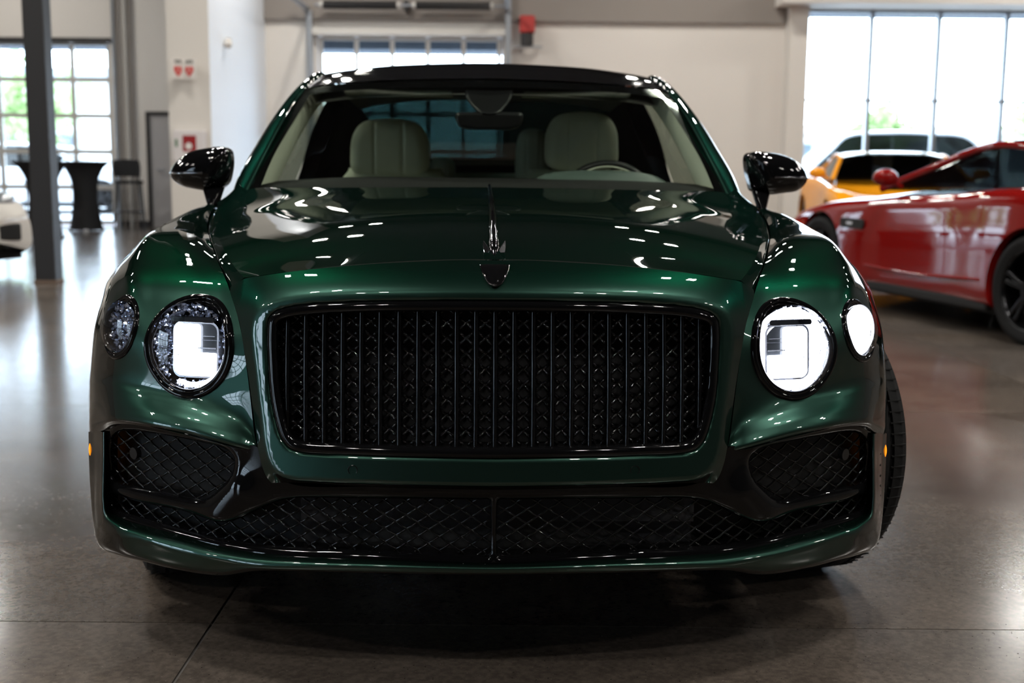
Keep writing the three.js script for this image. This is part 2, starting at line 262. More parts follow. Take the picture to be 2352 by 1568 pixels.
// ---- fenders with the brow over the bumper intake
const fr = [
  [gap[0], [0.866, 0.966, -1.44], [0.879, 0.965, -1.45], [0.892, 0.962, -1.46], [0.907, 0.955, -1.47], [0.932, 0.928, -1.48], [0.948, 0.89, -1.49], [0.958, 0.84, -1.5], [0.965, 0.77, -1.5]],
  [P(480, 496, -1.2), [0.838, 0.954, -1.21], [0.858, 0.957, -1.22], [0.873, 0.956, -1.22], [0.889, 0.95, -1.23], [0.92, 0.924, -1.24], [0.943, 0.885, -1.245], [0.958, 0.835, -1.25], [0.97, 0.76, -1.25]],
  [P(476, 521, -0.95), P(455, 513, -0.96), P(430, 508, -0.97), P(403, 508, -0.975), P(380, 513, -0.98), [0.923, 0.908, -0.985], [0.945, 0.87, -0.99], [0.961, 0.82, -1.0], [0.973, 0.73, -1.0]],
  [P(486, 563, -0.6), P(463, 551, -0.605), P(428, 543, -0.61), P(382, 542, -0.622), P(334, 547, -0.64), P(306, 573, -0.68), P(282, 600, -0.71), [0.957, 0.79, -0.77], [0.97, 0.69, -0.82]],
  [P(499, 598, -0.42), P(472, 594, -0.425), P(424, 590, -0.435), P(366, 591, -0.458), P(314, 597, -0.488), P(281, 609, -0.55), P(258, 630, -0.605), P(245, 656, -0.65), [0.97, 0.68, -0.75]],
  [P(525, 660, -0.255), P(500, 666, -0.257), P(428, 668, -0.268), P(354, 664, -0.298), P(306, 658, -0.328), P(271, 662, -0.395), P(246, 672, -0.47), P(234, 692, -0.56), [0.971, 0.65, -0.69]],
  [P(551, 748, -0.163), P(515, 772, -0.165), P(431, 793, -0.186), P(350, 787, -0.22), P(308, 773, -0.248), P(268, 752, -0.29), P(234, 746, -0.375), P(216, 760, -0.475), [0.962, 0.655, -0.59]],
  [P(569, 866, -0.13), P(533, 886, -0.141), P(440, 906, -0.173), P(372, 898, -0.204), P(313, 880, -0.24), P(262, 866, -0.288), P(228, 862, -0.362), P(209, 862, -0.445), P(205, 868, -0.505)],
  [P(585, 1000, -0.112), P(545, 962, -0.124), P(440, 934, -0.155), P(370, 921, -0.188), P(312, 906, -0.225), P(262, 892, -0.275), P(228, 884, -0.35), P(208.5, 886, -0.437), P(204, 892, -0.498)],
  [P(590, 1023, -0.1), P(548, 1003, -0.099), P(440, 968, -0.125), P(368, 952, -0.159), P(312, 941, -0.2), P(259, 937, -0.257), P(228, 942, -0.333), P(208, 946, -0.424), P(203.5, 950, -0.487)],
  [P(591, 1034, -0.098), P(547, 1022, -0.092), P(440, 992, -0.115), P(366, 976, -0.148), P(311, 966, -0.188), P(258, 963, -0.25), P(230, 973, -0.33), P(208, 978, -0.423), P(204, 982, -0.482)],
  [P(591, 1039, -0.106), P(547, 1030, -0.101), P(440, 1002, -0.126), P(365, 986, -0.16), P(311, 976, -0.2), P(262, 974, -0.262), P(236, 988, -0.34), P(212, 993, -0.424), P(205, 994, -0.482)],
];
const fenderSurf = patch(fr, 130, 260, [0.6, 0.3, 0.8]);
function lampFrame(c, yaw, up) { const n = new THREE.Vector3(Math.sin(yaw) * Math.cos(up), Math.sin(up), Math.cos(yaw) * Math.cos(up)), x = new THREE.Vector3(Math.cos(yaw), 0, -Math.sin(yaw)), y = n.clone().cross(x); return { c: new THREE.Vector3(...c), n, x, y, m: new THREE.Matrix4().makeBasis(x, y, n).setPosition(...c) }; }
const D2R = Math.PI / 180;
const bigF = lampFrame(P(431, 796, -0.186), 15 * D2R, 5 * D2R), smallF = lampFrame(P(268, 751, -0.292), 37 * D2R, 4 * D2R), RB = 0.1075, RS = 0.0685;
const lampHole = (f, r) => (x, y, z) => { const q = new THREE.Vector3(x, y, z).sub(f.c), a = q.dot(f.n); return Math.abs(a) > 0.14 ? -1 : r - q.addScaledVector(f.n, -a).length(); };
const archC = [0.375, -0.875], arch = (x, y, z) => (x < 0.7 ? -1 : 0.412 - Math.hypot(y - archC[0], z - archC[1]));
let cutF = clip(fenderSurf, lampHole(bigF, RB)); const bigEdge = cutF.segs;
cutF = clip(cutF.geo, lampHole(smallF, RS)); const smallEdge = cutF.segs;
cutF = clip(cutF.geo, arch); const archEdge = cutF.segs;
const rowStrip = (row, off) => patch([row, row.map((p) => [p[0] + off[0], p[1] + off[1], p[2] + off[2]])], 60, 2, [0, -1, 0]);
const innerCol = fr.map((r) => r[0]), innerWall = patch([innerCol, innerCol.map((p) => [p[0] + 0.004, p[1] - 0.02, p[2] - 0.03])], 80, 2, [-1, 0, 0]);
both('fender', merged([cutF.geo, flange(bigEdge, bigF.n.clone().multiplyScalar(-0.02).toArray()), flange(archEdge, [-0.05, 0, 0]), rowStrip(fr[fr.length - 1], [-0.01, -0.004, -0.05]), innerWall]), M.paint);

// ---- bumper lip and corner
const under = (p) => [p[0] * 0.96, p[1] + 0.004, p[2] - 0.16];
const lipSt = [
  [[1132, 1298, 0.008], [1132, 1305, 0.014], [1132, 1313, 0.012], [1132, 1320, -0.006]],
  [[985, 1295, 0.004], [985, 1302, 0.01], [985, 1311, 0.008], [985, 1318.5, -0.01]],
  [[847, 1290, -0.012], [847, 1298, -0.006], [847, 1308, -0.008], [847, 1316, -0.026]],
  [[700, 1286, -0.036], [700, 1295, -0.03], [700, 1305, -0.032], [700, 1312, -0.05]],
  [[593, 1279, -0.066], [593, 1289, -0.059], [590, 1301, -0.06], [593, 1311, -0.086]],
  [[486, 1262, -0.105], [486, 1274, -0.097], [489, 1287, -0.098], [500, 1321, -0.125]],
  [[394, 1241, -0.15], [397, 1255, -0.142], [403, 1271, -0.142], [394, 1305, -0.172]],
  [[320, 1222, -0.198], [325, 1236, -0.189], [334, 1254, -0.189], [330, 1289, -0.217]],
  [[272, 1207, -0.245], [272, 1222, -0.239], [274, 1238, -0.241], [276, 1276, -0.28]],
  [[243, 1183, -0.295], [236, 1204, -0.31], [229, 1222, -0.338], [229, 1254, -0.375]],
  [[238, 1150, -0.312], [228, 1165, -0.345], [219, 1177, -0.395], [217, 1200, -0.45]],
  [[238, 1100, -0.318], [228, 1102, -0.35], [217, 1108, -0.405], [209, 1112, -0.462]],
  [[239, 1050, -0.324], [229, 1050, -0.356], [217, 1050, -0.41], [206, 1050, -0.468]],
  [[239, 992, -0.336], [229, 990, -0.362], [216, 990, -0.415], [205, 991, -0.474]],
].map((s, i) => s.map((q, k) => P(q[0], q[1], q[2] - (i < 10 ? [0.007, 0.002, 0, 0][k] : 0))));
lipSt[0].forEach((p) => { p[0] = 0; });
const lipRows = [0, 1, 2, 3].map((k) => lipSt.map((s) => s[k]));
lipRows.unshift(lipSt.map((s, i) => [s[0][0] - (i > 8 ? 0.004 : 0), s[0][1] + (i > 8 ? 0 : 0.004), s[0][2] - 0.035]));
lipRows.push(lipSt.map((s, i) => (i < 10 ? under(s[3]) : [s[3][0] - 0.03, s[3][1], s[3][2] - 0.02])));
const lipFull = lipRows.map((r) => [...r.slice(1).reverse().map((p) => [-p[0], p[1], p[2]]), ...r]);
part('bumper_lip', patch(lipFull, 220, 34, [0, 0, 1]), M.paint, car);

// ---- black intake panel with its openings
const toPlan = (list) => list.map(([u, v]) => onZ(u, v, (x) => planZ(x) - 0.015)).map((p) => [p[0], p[1]]);
const O1 = sdf(outline(toPlan([[264, 1000], [285, 992], [376, 1003], [460, 1020], [512, 1034], [532, 1050], [534, 1078], [522, 1104], [500, 1126], [474, 1146], [455, 1150], [380, 1137], [300, 1121], [266, 1113], [255, 1098], [253, 1050], [254, 1015]]), 150, false));
const O2 = sdf(outline(toPlan([[258, 1143], [330, 1160], [420, 1178], [490, 1197], [527, 1199], [562, 1188], [600, 1171], [640, 1155], [690, 1148], [850, 1149.5], [1000, 1151], [1100, 1152.5], [1122, 1153], [1125, 1160], [1125, 1274], [1120, 1279], [1000, 1276], [847, 1270], [700, 1264], [593, 1256], [486, 1238], [394, 1215], [300, 1188], [262, 1174], [254, 1160]]), 260, false));
const panelPoly = outline([[0, P(1134, 1122, 0)[1]], ...toPlan([[850, 1118], [664, 1110], [612, 1075], [592, 1028], [547, 1020], [440, 992], [365, 976], [310, 966], [262, 966], [237, 985], [233, 1100], [236, 1186], [285, 1220], [394, 1247], [486, 1269], [593, 1287], [847, 1297]]), [0, P(1134, 1304, 0)[1]]], 300);
const panelD = sdf(panelPoly);
const intakeDist = (x, y) => Math.max(panelD(x, y), -Math.min(O1(Math.abs(x), y), O2(Math.abs(x), y)));
const fangA = P(545, 1128, -0.12), fangB = P(500, 1180, -0.13);
function intakeZ(x, y) {
  const ax = Math.abs(x), o = Math.max(0, Math.min(O1(ax, y), O2(ax, y)));
  const ex = fangB[0] - fangA[0], ey = fangB[1] - fangA[1], t = clamp(((ax - fangA[0]) * ex + (y - fangA[1]) * ey) / (ex * ex + ey * ey)), dd = Math.hypot(ax - fangA[0] - ex * t, y - fangA[1] - ey * t);
  return planZ(x) - 0.016 + dome(o, 0.016) + 0.016 * Math.exp(-(dd * dd) / (0.045 * 0.045));
}
part('intake_panel', plate(intakeDist, [-0.93, 0.93, 0.22, 0.56], 0.006, intakeZ, 0.04), M.black, car);
const O1L = (x, y) => O1(Math.abs(x), y), O2L = (x, y) => O2(Math.abs(x), y);
for (const s of [-1, 1]) {
  const flip = (g) => (s < 0 ? mirrorX(g) : g);
  const a = part('side_mesh', flip(latticeGeo(O1L, (x) => planZ(x) - 0.034, [0.5, 0.95, 0.3, 0.56], 0.047, 0.66, 0.0024, 0.004, 0.003)), M.black, car); a.userData.kind = 'stuff';
  const b = part('lower_mesh', flip(latticeGeo(O2L, (x) => planZ(x) - 0.034, [0.003, 0.95, 0.2, 0.46], 0.0445, 0.66, 0.0024, 0.004, 0.003)), M.black, car); b.userData.kind = 'stuff';
}
part('intake_back', plate(panelD, [-0.93, 0.93, 0.22, 0.56], 0.03, (x) => planZ(x) - 0.1, 0), M.matte, car);
part('cooler_core', [slab(-0.4, 0.42, 0.36, 0.43, -0.16, -0.09), slab(-0.4, 0.42, 0.28, 0.35, -0.18, -0.12)], M.radiator, car);
for (const s of [-1, 1]) { // parking sensors
  let q = P(311, 1040, planZ(0.8) - 0.02); const g = new THREE.CylinderGeometry(0.013, 0.013, 0.012, 24); g.rotateX(Math.PI / 2); g.rotateY(38 * D2R); g.translate(q[0], q[1], planZ(q[0]) - 0.028);
  part('parking_sensor', s < 0 ? mirrorX(g) : g, M.satin, car);
  q = onZ(810, 1079, maskZ); const g2 = new THREE.TorusGeometry(0.0095, 0.0008, 6, 28); g2.rotateY(10 * D2R); g2.translate(q[0], q[1], maskZ(q[0], q[1]) + 0.0003); part('parking_sensor', s < 0 ? mirrorX(g2) : g2, M.black, car);
  const m = P(209, 1031, -0.452), e = new THREE.SphereGeometry(1, 20, 14); e.scale(0.0055, 0.0185, 0.013); e.translate(m[0] - 0.002, m[1], m[2] + 0.002); part('side_marker', s < 0 ? mirrorX(e) : e, M.amber, car, 'amber side marker');
}
// ---- headlamps
const ledWhite = (k) => std(lin(0.9, 0.92, 1), 0.4, 0, { emissive: lin(0.86, 0.9, 1), emissiveIntensity: k });
M.led = ledWhite(9); M.ledSoft = ledWhite(1.6); M.crystal = std(lin(0.72, 0.78, 0.9), 0.04, 0.92, { emissive: lin(0.6, 0.7, 1), emissiveIntensity: 0.02 }); M.crystalLit = std(lin(0.8, 0.85, 0.95), 0.1, 0.5, { emissive: lin(0.8, 0.84, 1), emissiveIntensity: 0.85 });  // glass chips get emission in place of the LED light they would catch
M.smoke = std(lin(0.05, 0.055, 0.06), 0.1, 0.2);
function edgeRing(segs, f, r, tubeR, inset, n = 96) {   // a bead along the cut edge of a lamp hole
  const pts = segs.flat().map((a) => { const q = new THREE.Vector3(a[0], a[1], a[2]).sub(f.c); return [Math.atan2(q.dot(f.y), q.dot(f.x)), q.dot(f.n)]; }).sort((a, b) => a[0] - b[0]);
  const out = [];
  for (let i = 0; i < n; i++) { const t = -Math.PI + (i + 0.5) / n * 2 * Math.PI; let s = 0, w = 0; for (const [a, h] of pts) { let d = Math.abs(a - t); d = Math.min(d, 2 * Math.PI - d); if (d < 0.12) { const k = 0.12 - d; s += h * k; w += k; } } const h = w ? s / w : 0; out.push(new THREE.Vector3().copy(f.c).addScaledVector(f.x, Math.cos(t) * (r - inset)).addScaledVector(f.y, Math.sin(t) * (r - inset)).addScaledVector(f.n, h)); }
  return { geo: new THREE.TubeGeometry(new THREE.CatmullRomCurve3(out, true), 160, tubeR, 10, true), pts: out };
}
function facets(n, place) {                      // cut-glass chips
  const list = []; for (let i = 0; i < n; i++) { const g = new THREE.OctahedronGeometry(1, 0), [p, s, rot] = place(i); g.scale(s, s, s * 0.6); g.rotateX(rot[0]); g.rotateY(rot[1]); g.rotateZ(rot[2]); g.translate(...p); list.push(g); } return merged(list);
}
const rrect = (w, h, r) => { const s = new THREE.Shape(); s.moveTo(-w + r, -h); s.lineTo(w - r, -h); s.absarc(w - r, -h + r, r, -Math.PI / 2, 0); s.lineTo(w, h - r); s.absarc(w - r, h - r, r, 0, Math.PI / 2); s.lineTo(-w + r, h); s.absarc(-w + r, h - r, r, Math.PI / 2, Math.PI); s.lineTo(-w, -h + r); s.absarc(-w + r, -h + r, r, Math.PI, 1.5 * Math.PI); return s; };
const extr = (shape, d, bevel = 0) => new THREE.ExtrudeGeometry(shape, { depth: d, bevelEnabled: bevel > 0, bevelSize: bevel, bevelThickness: bevel, bevelSegments: 2, curveSegments: 10 });
function headlamp(side, lit) {
  const f = bigF, put = (g) => { g.applyMatrix4(f.m); return side < 0 ? mirrorX(g) : g; }, own = (g) => (side < 0 ? mirrorX(g) : g);
  const bowl = new THREE.LatheGeometry([[0.0, -0.075], [0.05, -0.072], [0.078, -0.06], [0.092, -0.04], [0.0945, -0.012]].map((p) => new THREE.Vector2(...p)), 64); bowl.rotateX(Math.PI / 2);
  const h = part('headlamp', put(bowl), M.darkchrome, car, 'round headlamp with bright white light units'); 
  const ring = edgeRing(bigEdge, f, RB, 0.0072, 0.004), ring2 = edgeRing(bigEdge, f, RB, 0.0055, 0.013), ring3 = edgeRing(bigEdge, f, RB, 0.0018, -0.0015);
  part('bezel', [own(ring.geo), own(ring2.geo)], M.black, h); part('bezel_trim', own(ring3.geo), M.darkchrome, h);
  const lens = new THREE.SphereGeometry(0.26, 48, 12, 0, Math.PI * 2, 0, Math.asin(0.0955 / 0.26)); lens.rotateX(Math.PI / 2); lens.translate(0, 0, -0.26 + 0.013); part('lens', put(lens), M.clear, h);
  seed = 91; // crystal ring round the projector
  const c1 = facets(360, () => { let a, r; do { a = rnd() * Math.PI * 2; r = 0.052 + rnd() * 0.038; } while (Math.abs(Math.cos(a) * r + 0.004) < 0.058 && Math.abs(Math.sin(a) * r + 0.008) < 0.066); return [[Math.cos(a) * r, Math.sin(a) * r, -0.052 + (r - 0.056) * 0.9 + rnd() * 0.006], 0.0024 + rnd() * 0.0045, [rnd() * 3, rnd() * 3, rnd() * 3]]; });
  part('cut_glass', put(c1), lit ? M.crystalLit : M.crystal, h).userData.kind = 'stuff';
  // projector: rounded window, its frame, light blocks and the dark pane
  const fr0 = rrect(0.053, 0.06, 0.02); fr0.holes.push(rrect(0.049, 0.056, 0.017)); part('projector_frame', put(extr(fr0, 0.022).translate(-0.004, -0.008, -0.05)), M.chrome, h);
  const hood0 = rrect(0.05, 0.005, 0.004); part('projector_hood', put(extr(hood0, 0.03, 0.001).translate(0, 0.057, -0.05)), M.black, h);
  part('projector_glass', put(extr(rrect(0.049, 0.056, 0.016), 0.002).translate(-0.004, -0.008, -0.05)), M.smoke, h);
  part('upper_led', put(extr(rrect(0.0245, 0.033, 0.007), 0.004, 0.001).translate(0.0195, 0.012, -0.045)), M.led, h);
  part('lower_led', put(extr(rrect(0.0465, 0.0235, 0.012), 0.004, 0.001).translate(-0.0035, -0.0395, -0.045)), M.led, h);
  part('divider', put(merged([slab(-0.046, -0.003, -0.006, -0.003, -0.047, -0.038), slab(-0.046, -0.004, 0.012, 0.0128, -0.047, -0.043), slab(-0.04, -0.01, 0.02, 0.0215, -0.047, -0.043)])), M.chrome, h);
  const drl = new THREE.TorusGeometry(0.083, 0.006, 8, 60, lit ? Math.PI * 2 : Math.PI * 0.66); drl.rotateZ(lit ? 0 : Math.PI * 0.97); drl.translate(0, 0, -0.024); part('light_ring', put(drl), lit ? M.led : M.led, h);
  if (lit) { const glow = new THREE.RingGeometry(0.055, 0.084, 60); glow.translate(0, 0, -0.04); part('light_guide', put(glow), M.ledSoft, h); }
  const spot = new THREE.SpotLight(lin(0.88, 0.92, 1), lit ? 2.2 : 1.5, 6, 50 * D2R, 0.9, 2); const q = new THREE.Vector3(side * f.c.x, f.c.y, f.c.z + 0.03); spot.position.copy(q); spot.target.position.set(q.x * 1.3, 0.25, 3); spot.castShadow = true; spot.shadow.radius = 2; spot.name = 'headlamp_light'; car.add(spot, spot.target);
}
function parkLamp(side, lit) {
  const f = smallF, put = (g) => { g.applyMatrix4(f.m); return side < 0 ? mirrorX(g) : g; }, own = (g) => (side < 0 ? mirrorX(g) : g);
  const bowl = new THREE.LatheGeometry([[0.0, -0.05], [0.035, -0.045], [0.052, -0.03], [0.058, -0.01]].map((p) => new THREE.Vector2(...p)), 48); bowl.rotateX(Math.PI / 2);
  const h = part('park_lamp', put(bowl), M.darkchrome, car, 'small oval outer lamp');
  part('bezel', [own(edgeRing(smallEdge, f, RS, 0.0062, 0.0035).geo), own(edgeRing(smallEdge, f, RS, 0.004, 0.01).geo)], M.black, h); part('bezel_trim', own(edgeRing(smallEdge, f, RS, 0.0015, -0.001).geo), M.darkchrome, h);
  const lens = new THREE.SphereGeometry(0.13, 40, 12, 0, Math.PI * 2, 0, Math.asin(0.0585 / 0.13)); lens.rotateX(Math.PI / 2); lens.translate(0, 0, -0.13 + 0.014); part('lens', put(lens), M.clear, h);
  seed = 17;
  const c = facets(230, () => { const a = rnd() * Math.PI * 2, r = Math.sqrt(rnd()) * 0.052; return [[Math.cos(a) * r, Math.sin(a) * r, -0.036 + r * r * 5], 0.003 + rnd() * 0.0035, [rnd() * 3, rnd() * 3, rnd() * 3]]; });
  part('cut_glass', put(c), lit ? M.crystalLit : M.crystal, h).userData.kind = 'stuff';
  if (lit) { const d = new THREE.CircleGeometry(0.0565, 40); d.translate(0, 0, -0.018); part('light_guide', put(d), M.ledSoft, h); const r = new THREE.TorusGeometry(0.054, 0.003, 8, 50); r.translate(0, 0, -0.012); part('light_ring', put(r), M.ledSoft, h); }
}
headlamp(-1, false); headlamp(1, true); parkLamp(-1, false); parkLamp(1, true);

// ---- bonnet strip and mascot
{
  const zs = [-0.222, -0.235, -0.3, -0.45, -0.7, -0.95, -1.2, -1.35], yAt = (z) => { const c = [[0.9, -0.165], ...centre, [1.026, -1.36]]; let i = 0; while (i < c.length - 2 && z < c[i + 1][1]) i++; return lerp(c[i][0], c[i + 1][0], (z - c[i][1]) / (c[i + 1][1] - c[i][1])); };
  part('bonnet_strip', patch(zs.map((z, k) => { const w = k ? lerp(0.0095, 0.0055, (k - 1) / 6) : 0.004, h = k ? 0.012 : 0.002; return [[-w * 1.2, -0.003], [-w, h * 0.5], [-w * 0.5, h * 0.92], [0, h], [w * 0.5, h * 0.92], [w, h * 0.5], [w * 1.2, -0.003]].map((q) => [q[0], yAt(z) + q[1], z]); }), 18, 30, [0, 1, 0]), M.black, car);
  const sh = outline([[0, P(1135, 604, -0.155)[1]], [0.024, P(1135, 604.5, -0.155)[1]], [0.0305, P(1135, 606, -0.15)[1]], [0.027, P(1135, 618, -0.14)[1]], [0.021, P(1135, 634, -0.11)[1]], [0.013, P(1135, 648, -0.09)[1]], [0, P(1135, 653, -0.085)[1]]], 80), sd = sdf(sh);
  const masc = part('mascot_base', plate(sd, [-0.034, 0.034, 0.85, 0.9], 0.0018, (x, y, d) => maskZ(x, y) + 0.011 + dome(d, 0.009) + 0.006 * Math.exp(-x * x / 0.00005), 0.02), M.black, car);
  const z0 = -0.2, y0 = yAt(-0.2);
  part('mascot_neck', patch([[0.895, -0.165, 0.010], [0.905, -0.185, 0.008], [0.922, -0.22, 0.012], [0.927, -0.26, 0.011], [0.921, -0.31, 0.009]].map(([y, z, w]) => Array.from({ length: 9 }, (_, i) => { const a = Math.PI * i / 8; return [-Math.cos(a) * w, y - 0.012 + Math.sin(a) * 0.018, z]; })), 16, 20, [0, 1, 0]), M.black, masc);
  for (const s of [-1, 1]) { const w = new THREE.Shape(); w.moveTo(0.010, -0.001); w.lineTo(0.0165, -0.017); w.quadraticCurveTo(0.0245, 0.001, 0.0238, 0.019); w.quadraticCurveTo(0.017, 0.01, 0.010, -0.001); const g = extr(w, 0.004, 0.0008); g.rotateX(-0.45); g.rotateY(0.12); g.translate(0, 0.918, -0.205); part('mascot_wing', s < 0 ? mirrorX(g) : g, M.chrome, masc, 'bright wing'); }
}

// ---- windscreen, pillars, roof
const glassRows = [
  [[1122, 452, -1.34], [980, 452, -1.35], [830, 453, -1.38], [690, 455, -1.44], [600, 452, -1.52], [572, 447, -1.55]],
  [[1121, 350, -1.60], [980, 351, -1.61], [830, 353, -1.64], [710, 356, -1.70], [640, 357, -1.76], [608, 358, -1.79]],
  [[1120, 262, -1.85], [980, 263, -1.86], [850, 265, -1.89], [750, 268, -1.95], [690, 271, -2.01], [659, 272, -2.04]],
  [[1120, 183, -2.10], [990, 184, -2.11], [880, 187, -2.13], [790, 192, -2.17], [735, 198, -2.22], [702, 204, -2.25]],
].map((r) => r.map((q, i) => { const p = P(...q); return [i ? p[0] : 0, p[1], p[2]]; }));
part('windscreen', patch(glassRows.map(fullRow), 50, 30, [0, 1, 1]), M.glass, car);
{ // dark band round the glass
  const inX = (p, q, t) => lerp3(p, q, t), back = (p) => [p[0], p[1] - 0.002, p[2] - 0.002], g3 = curve(glassRows.map((r) => r[5])), g4 = curve(glassRows.map((r) => r[4]));
  const topR = glassRows[3].map((p, i) => p), botR = glassRows[3].map((p, i) => { const c = curve([0, 1, 2, 3].map((k) => glassRows[k][i])); return c.getPoint(0.935 + (i < 1 ? -0.01 : 0) - 0.012 * (i / 5)).toArray(); });
  part('windscreen_frit', merged([patch([fullRow(topR).map(back), fullRow(botR).map(back)], 60, 2, [0, 1, 1]), ...[1, -1].map((s) => { const a = [], b = []; for (let k = 0; k <= 8; k++) { const t = k / 8; a.push(back(g3.getPoint(t).toArray())); b.push(back(lerp3(g3.getPoint(t).toArray(), g4.getPoint(t).toArray(), 0.62))); } const g = patch([a, b], 40, 2, [0, 1, 1]); return s < 0 ? mirrorX(g) : g; })]), M.black, car);
}
const railIn = [[566, 440, -1.555], [592, 385, -1.7], [620, 330, -1.84], [650, 275, -2.0], [682, 226, -2.18], [704, 199, -2.28], [722, 181, -2.42], [742, 171, -2.52]].map((q) => P(...q)), railOut = [[537, 442, -1.58], [556, 389, -1.74], [588, 333, -1.9], [622, 277, -2.06], [662, 223, -2.26], [690, 193, -2.38], [712, 176, -2.5], [733, 168, -2.6]].map((q) => P(...q));
railIn.push([0.655, 1.437, -2.9], [0.63, 1.405, -3.4], [0.6, 1.31, -3.9], [0.6, 1.15, -4.35]); railOut.push([0.675, 1.432, -2.95], [0.655, 1.395, -3.45], [0.65, 1.29, -3.95], [0.66, 1.12, -4.4]);
const railMid = railIn.map((p, i) => { const q = lerp3(p, railOut[i], 0.5); return [q[0] + 0.002, q[1] + 0.008, q[2] + 0.006]; }), railSide = railOut.map((p, i) => [p[0] + 0.016, p[1] - 0.03, p[2] - 0.01]), railEnd = railOut.map((p, i) => [p[0] + 0.012, p[1] - 0.06, p[2] - 0.02]), railTuck = railIn.map((p) => [p[0] - 0.006, p[1] - 0.02, p[2] - 0.02]);
both('roof_pillar', patch([railTuck, railIn, railMid, railOut, railSide, railEnd], 120, 18, [0.5, 1, 0]), M.paint);
const roofRows = [
  glassRows[3].map((p) => [p[0] * 0.992, p[1] + 0.005, p[2] - 0.008]),
  [[1120, 163, -2.27], [985, 164, -2.28], [880, 167, -2.3], [795, 172, -2.33], [745, 178, -2.37], [712, 190, -2.38]].map((q, i) => { const p = P(...q); return [i ? p[0] : 0, p[1], p[2]]; }),
  [[1125, 145, -2.5], [985, 147, -2.5], [880, 152, -2.52], [800, 161, -2.54], [765, 166, -2.55], [738, 171, -2.56]].map((q, i) => { const p = P(...q); return [i ? p[0] : 0, p[1], p[2]]; }),
  [[0, 1.487, -2.95], [0.2, 1.484, -2.95], [0.35, 1.476, -2.95], [0.48, 1.464, -2.95], [0.57, 1.453, -2.95], [0.652, 1.436, -2.95]],
  [[0, 1.445, -3.5], [0.2, 1.443, -3.5], [0.34, 1.437, -3.5], [0.46, 1.427, -3.5], [0.55, 1.415, -3.5], [0.625, 1.395, -3.5]],
].map(fullRow);
part('roof_panel', patch(roofRows, 60, 50, [0, 1, 0]), M.black, car, 'gloss black roof panel');
part('rear_window', patch([roofRows[4], [[0, 1.33, -3.95], [0.2, 1.328, -3.95], [0.34, 1.325, -3.94], [0.46, 1.32, -3.93], [0.55, 1.31, -3.92], [0.61, 1.295, -3.9]].map((p) => p), [[0, 1.12, -4.45], [0.2, 1.12, -4.45], [0.34, 1.12, -4.44], [0.46, 1.12, -4.42], [0.55, 1.12, -4.4], [0.62, 1.12, -4.38]]].map((r, i) => (i ? fullRow(r) : r)), 30, 20, [0, 1, -1]), M.privacy, car);
// doors and rear body
const sideRows = [];
for (const [z, xb, yb, xm, xs, ys] of [[-1.47, 0.932, 0.935, 0.965, 0.955, 0.2], [-1.8, 0.925, 0.955, 0.965, 0.955, 0.19], [-2.4, 0.92, 0.975, 0.965, 0.95, 0.18], [-3.0, 0.92, 0.985, 0.968, 0.95, 0.18], [-3.6, 0.915, 0.99, 0.985, 0.955, 0.19], [-4.1, 0.89, 0.99, 0.985, 0.955, 0.2], [-4.7, 0.83, 0.98, 0.95, 0.93, 0.26], [-5.1, 0.78, 0.95, 0.89, 0.86, 0.3], [-5.28, 0.7, 0.92, 0.76, 0.74, 0.32]])
  sideRows.push([[xb - 0.03, yb + 0.012, z], [xb, yb, z], [xm - 0.008, yb - 0.1, z], [xm, yb - 0.22, z], [xm, 0.55, z], [xs + 0.005, 0.38, z], [xs, ys, z], [xs - 0.06, ys - 0.02, z]]);
const rearArch = (x, y, z) => 0.412 - Math.hypot(y - 0.375, z + 4.07);
both('body_side', clip(clip(patch(sideRows, 60, 90, [1, 0, 0]), rearArch).geo, arch).geo, M.paint);
const winTop = railEnd.slice(1, 11).map((p) => [p[0] - 0.004, p[1] + 0.01, p[2]]), winLow = winTop.map((p, i) => [0.885, 0.965, lerp(-1.72, -4.2, i / 9)]);
both('side_window', patch([winTop.slice(0, 8), winLow.slice(0, 8).map((p, i) => [p[0], p[1], lerp(-1.72, -3.2, i / 7)])], 40, 4, [1, 0.4, 0]), M.tint);
both('rear_side_window', patch([winTop.slice(7), winLow.slice(7).map((p, i) => [p[0], p[1], lerp(-3.25, -4.25, i / 2)])], 30, 4, [1, 0.4, 0]), M.privacy);
part('boot_lid', patch([[[0, 1.13, -4.42], [0.3, 1.13, -4.42], [0.6, 1.11, -4.38], [0.8, 0.99, -4.3]], [[0, 1.09, -4.9], [0.3, 1.085, -4.9], [0.6, 1.06, -4.88], [0.79, 0.96, -4.8]], [[0, 1.05, -5.2], [0.3, 1.045, -5.19], [0.6, 1.01, -5.15], [0.73, 0.94, -5.1]], [[0, 0.8, -5.31], [0.3, 0.8, -5.3], [0.6, 0.78, -5.28], [0.72, 0.76, -5.24]], [[0, 0.4, -5.3], [0.3, 0.4, -5.3], [0.6, 0.4, -5.27], [0.72, 0.4, -5.22]]].map(fullRow), 40, 40, [0, 1, -1]), M.paint, car);
part('underbody', [slab(-0.7, 0.7, 0.17, 0.24, -0.35, -5.1), slab(-0.9, 0.9, 0.17, 0.24, -1.35, -3.6), slab(-0.62, 0.62, 0.24, 0.7, -0.35, -0.42)], M.matte, car);
both('wheel_well', (() => { const g = new THREE.CylinderGeometry(0.43, 0.43, 0.34, 40, 1, true, -Math.PI / 2 - 0.4, Math.PI + 0.8); g.rotateZ(Math.PI / 2); g.rotateX(Math.PI); g.translate(0.78, 0.375, -0.875); return merged([g, slab(0.60, 0.62, 0.2, 0.8, -0.42, -1.33)]); })(), M.matte);
part('firewall', slab(-0.8, 0.8, 0.3, 0.95, -1.5, -1.55), M.matte, car);
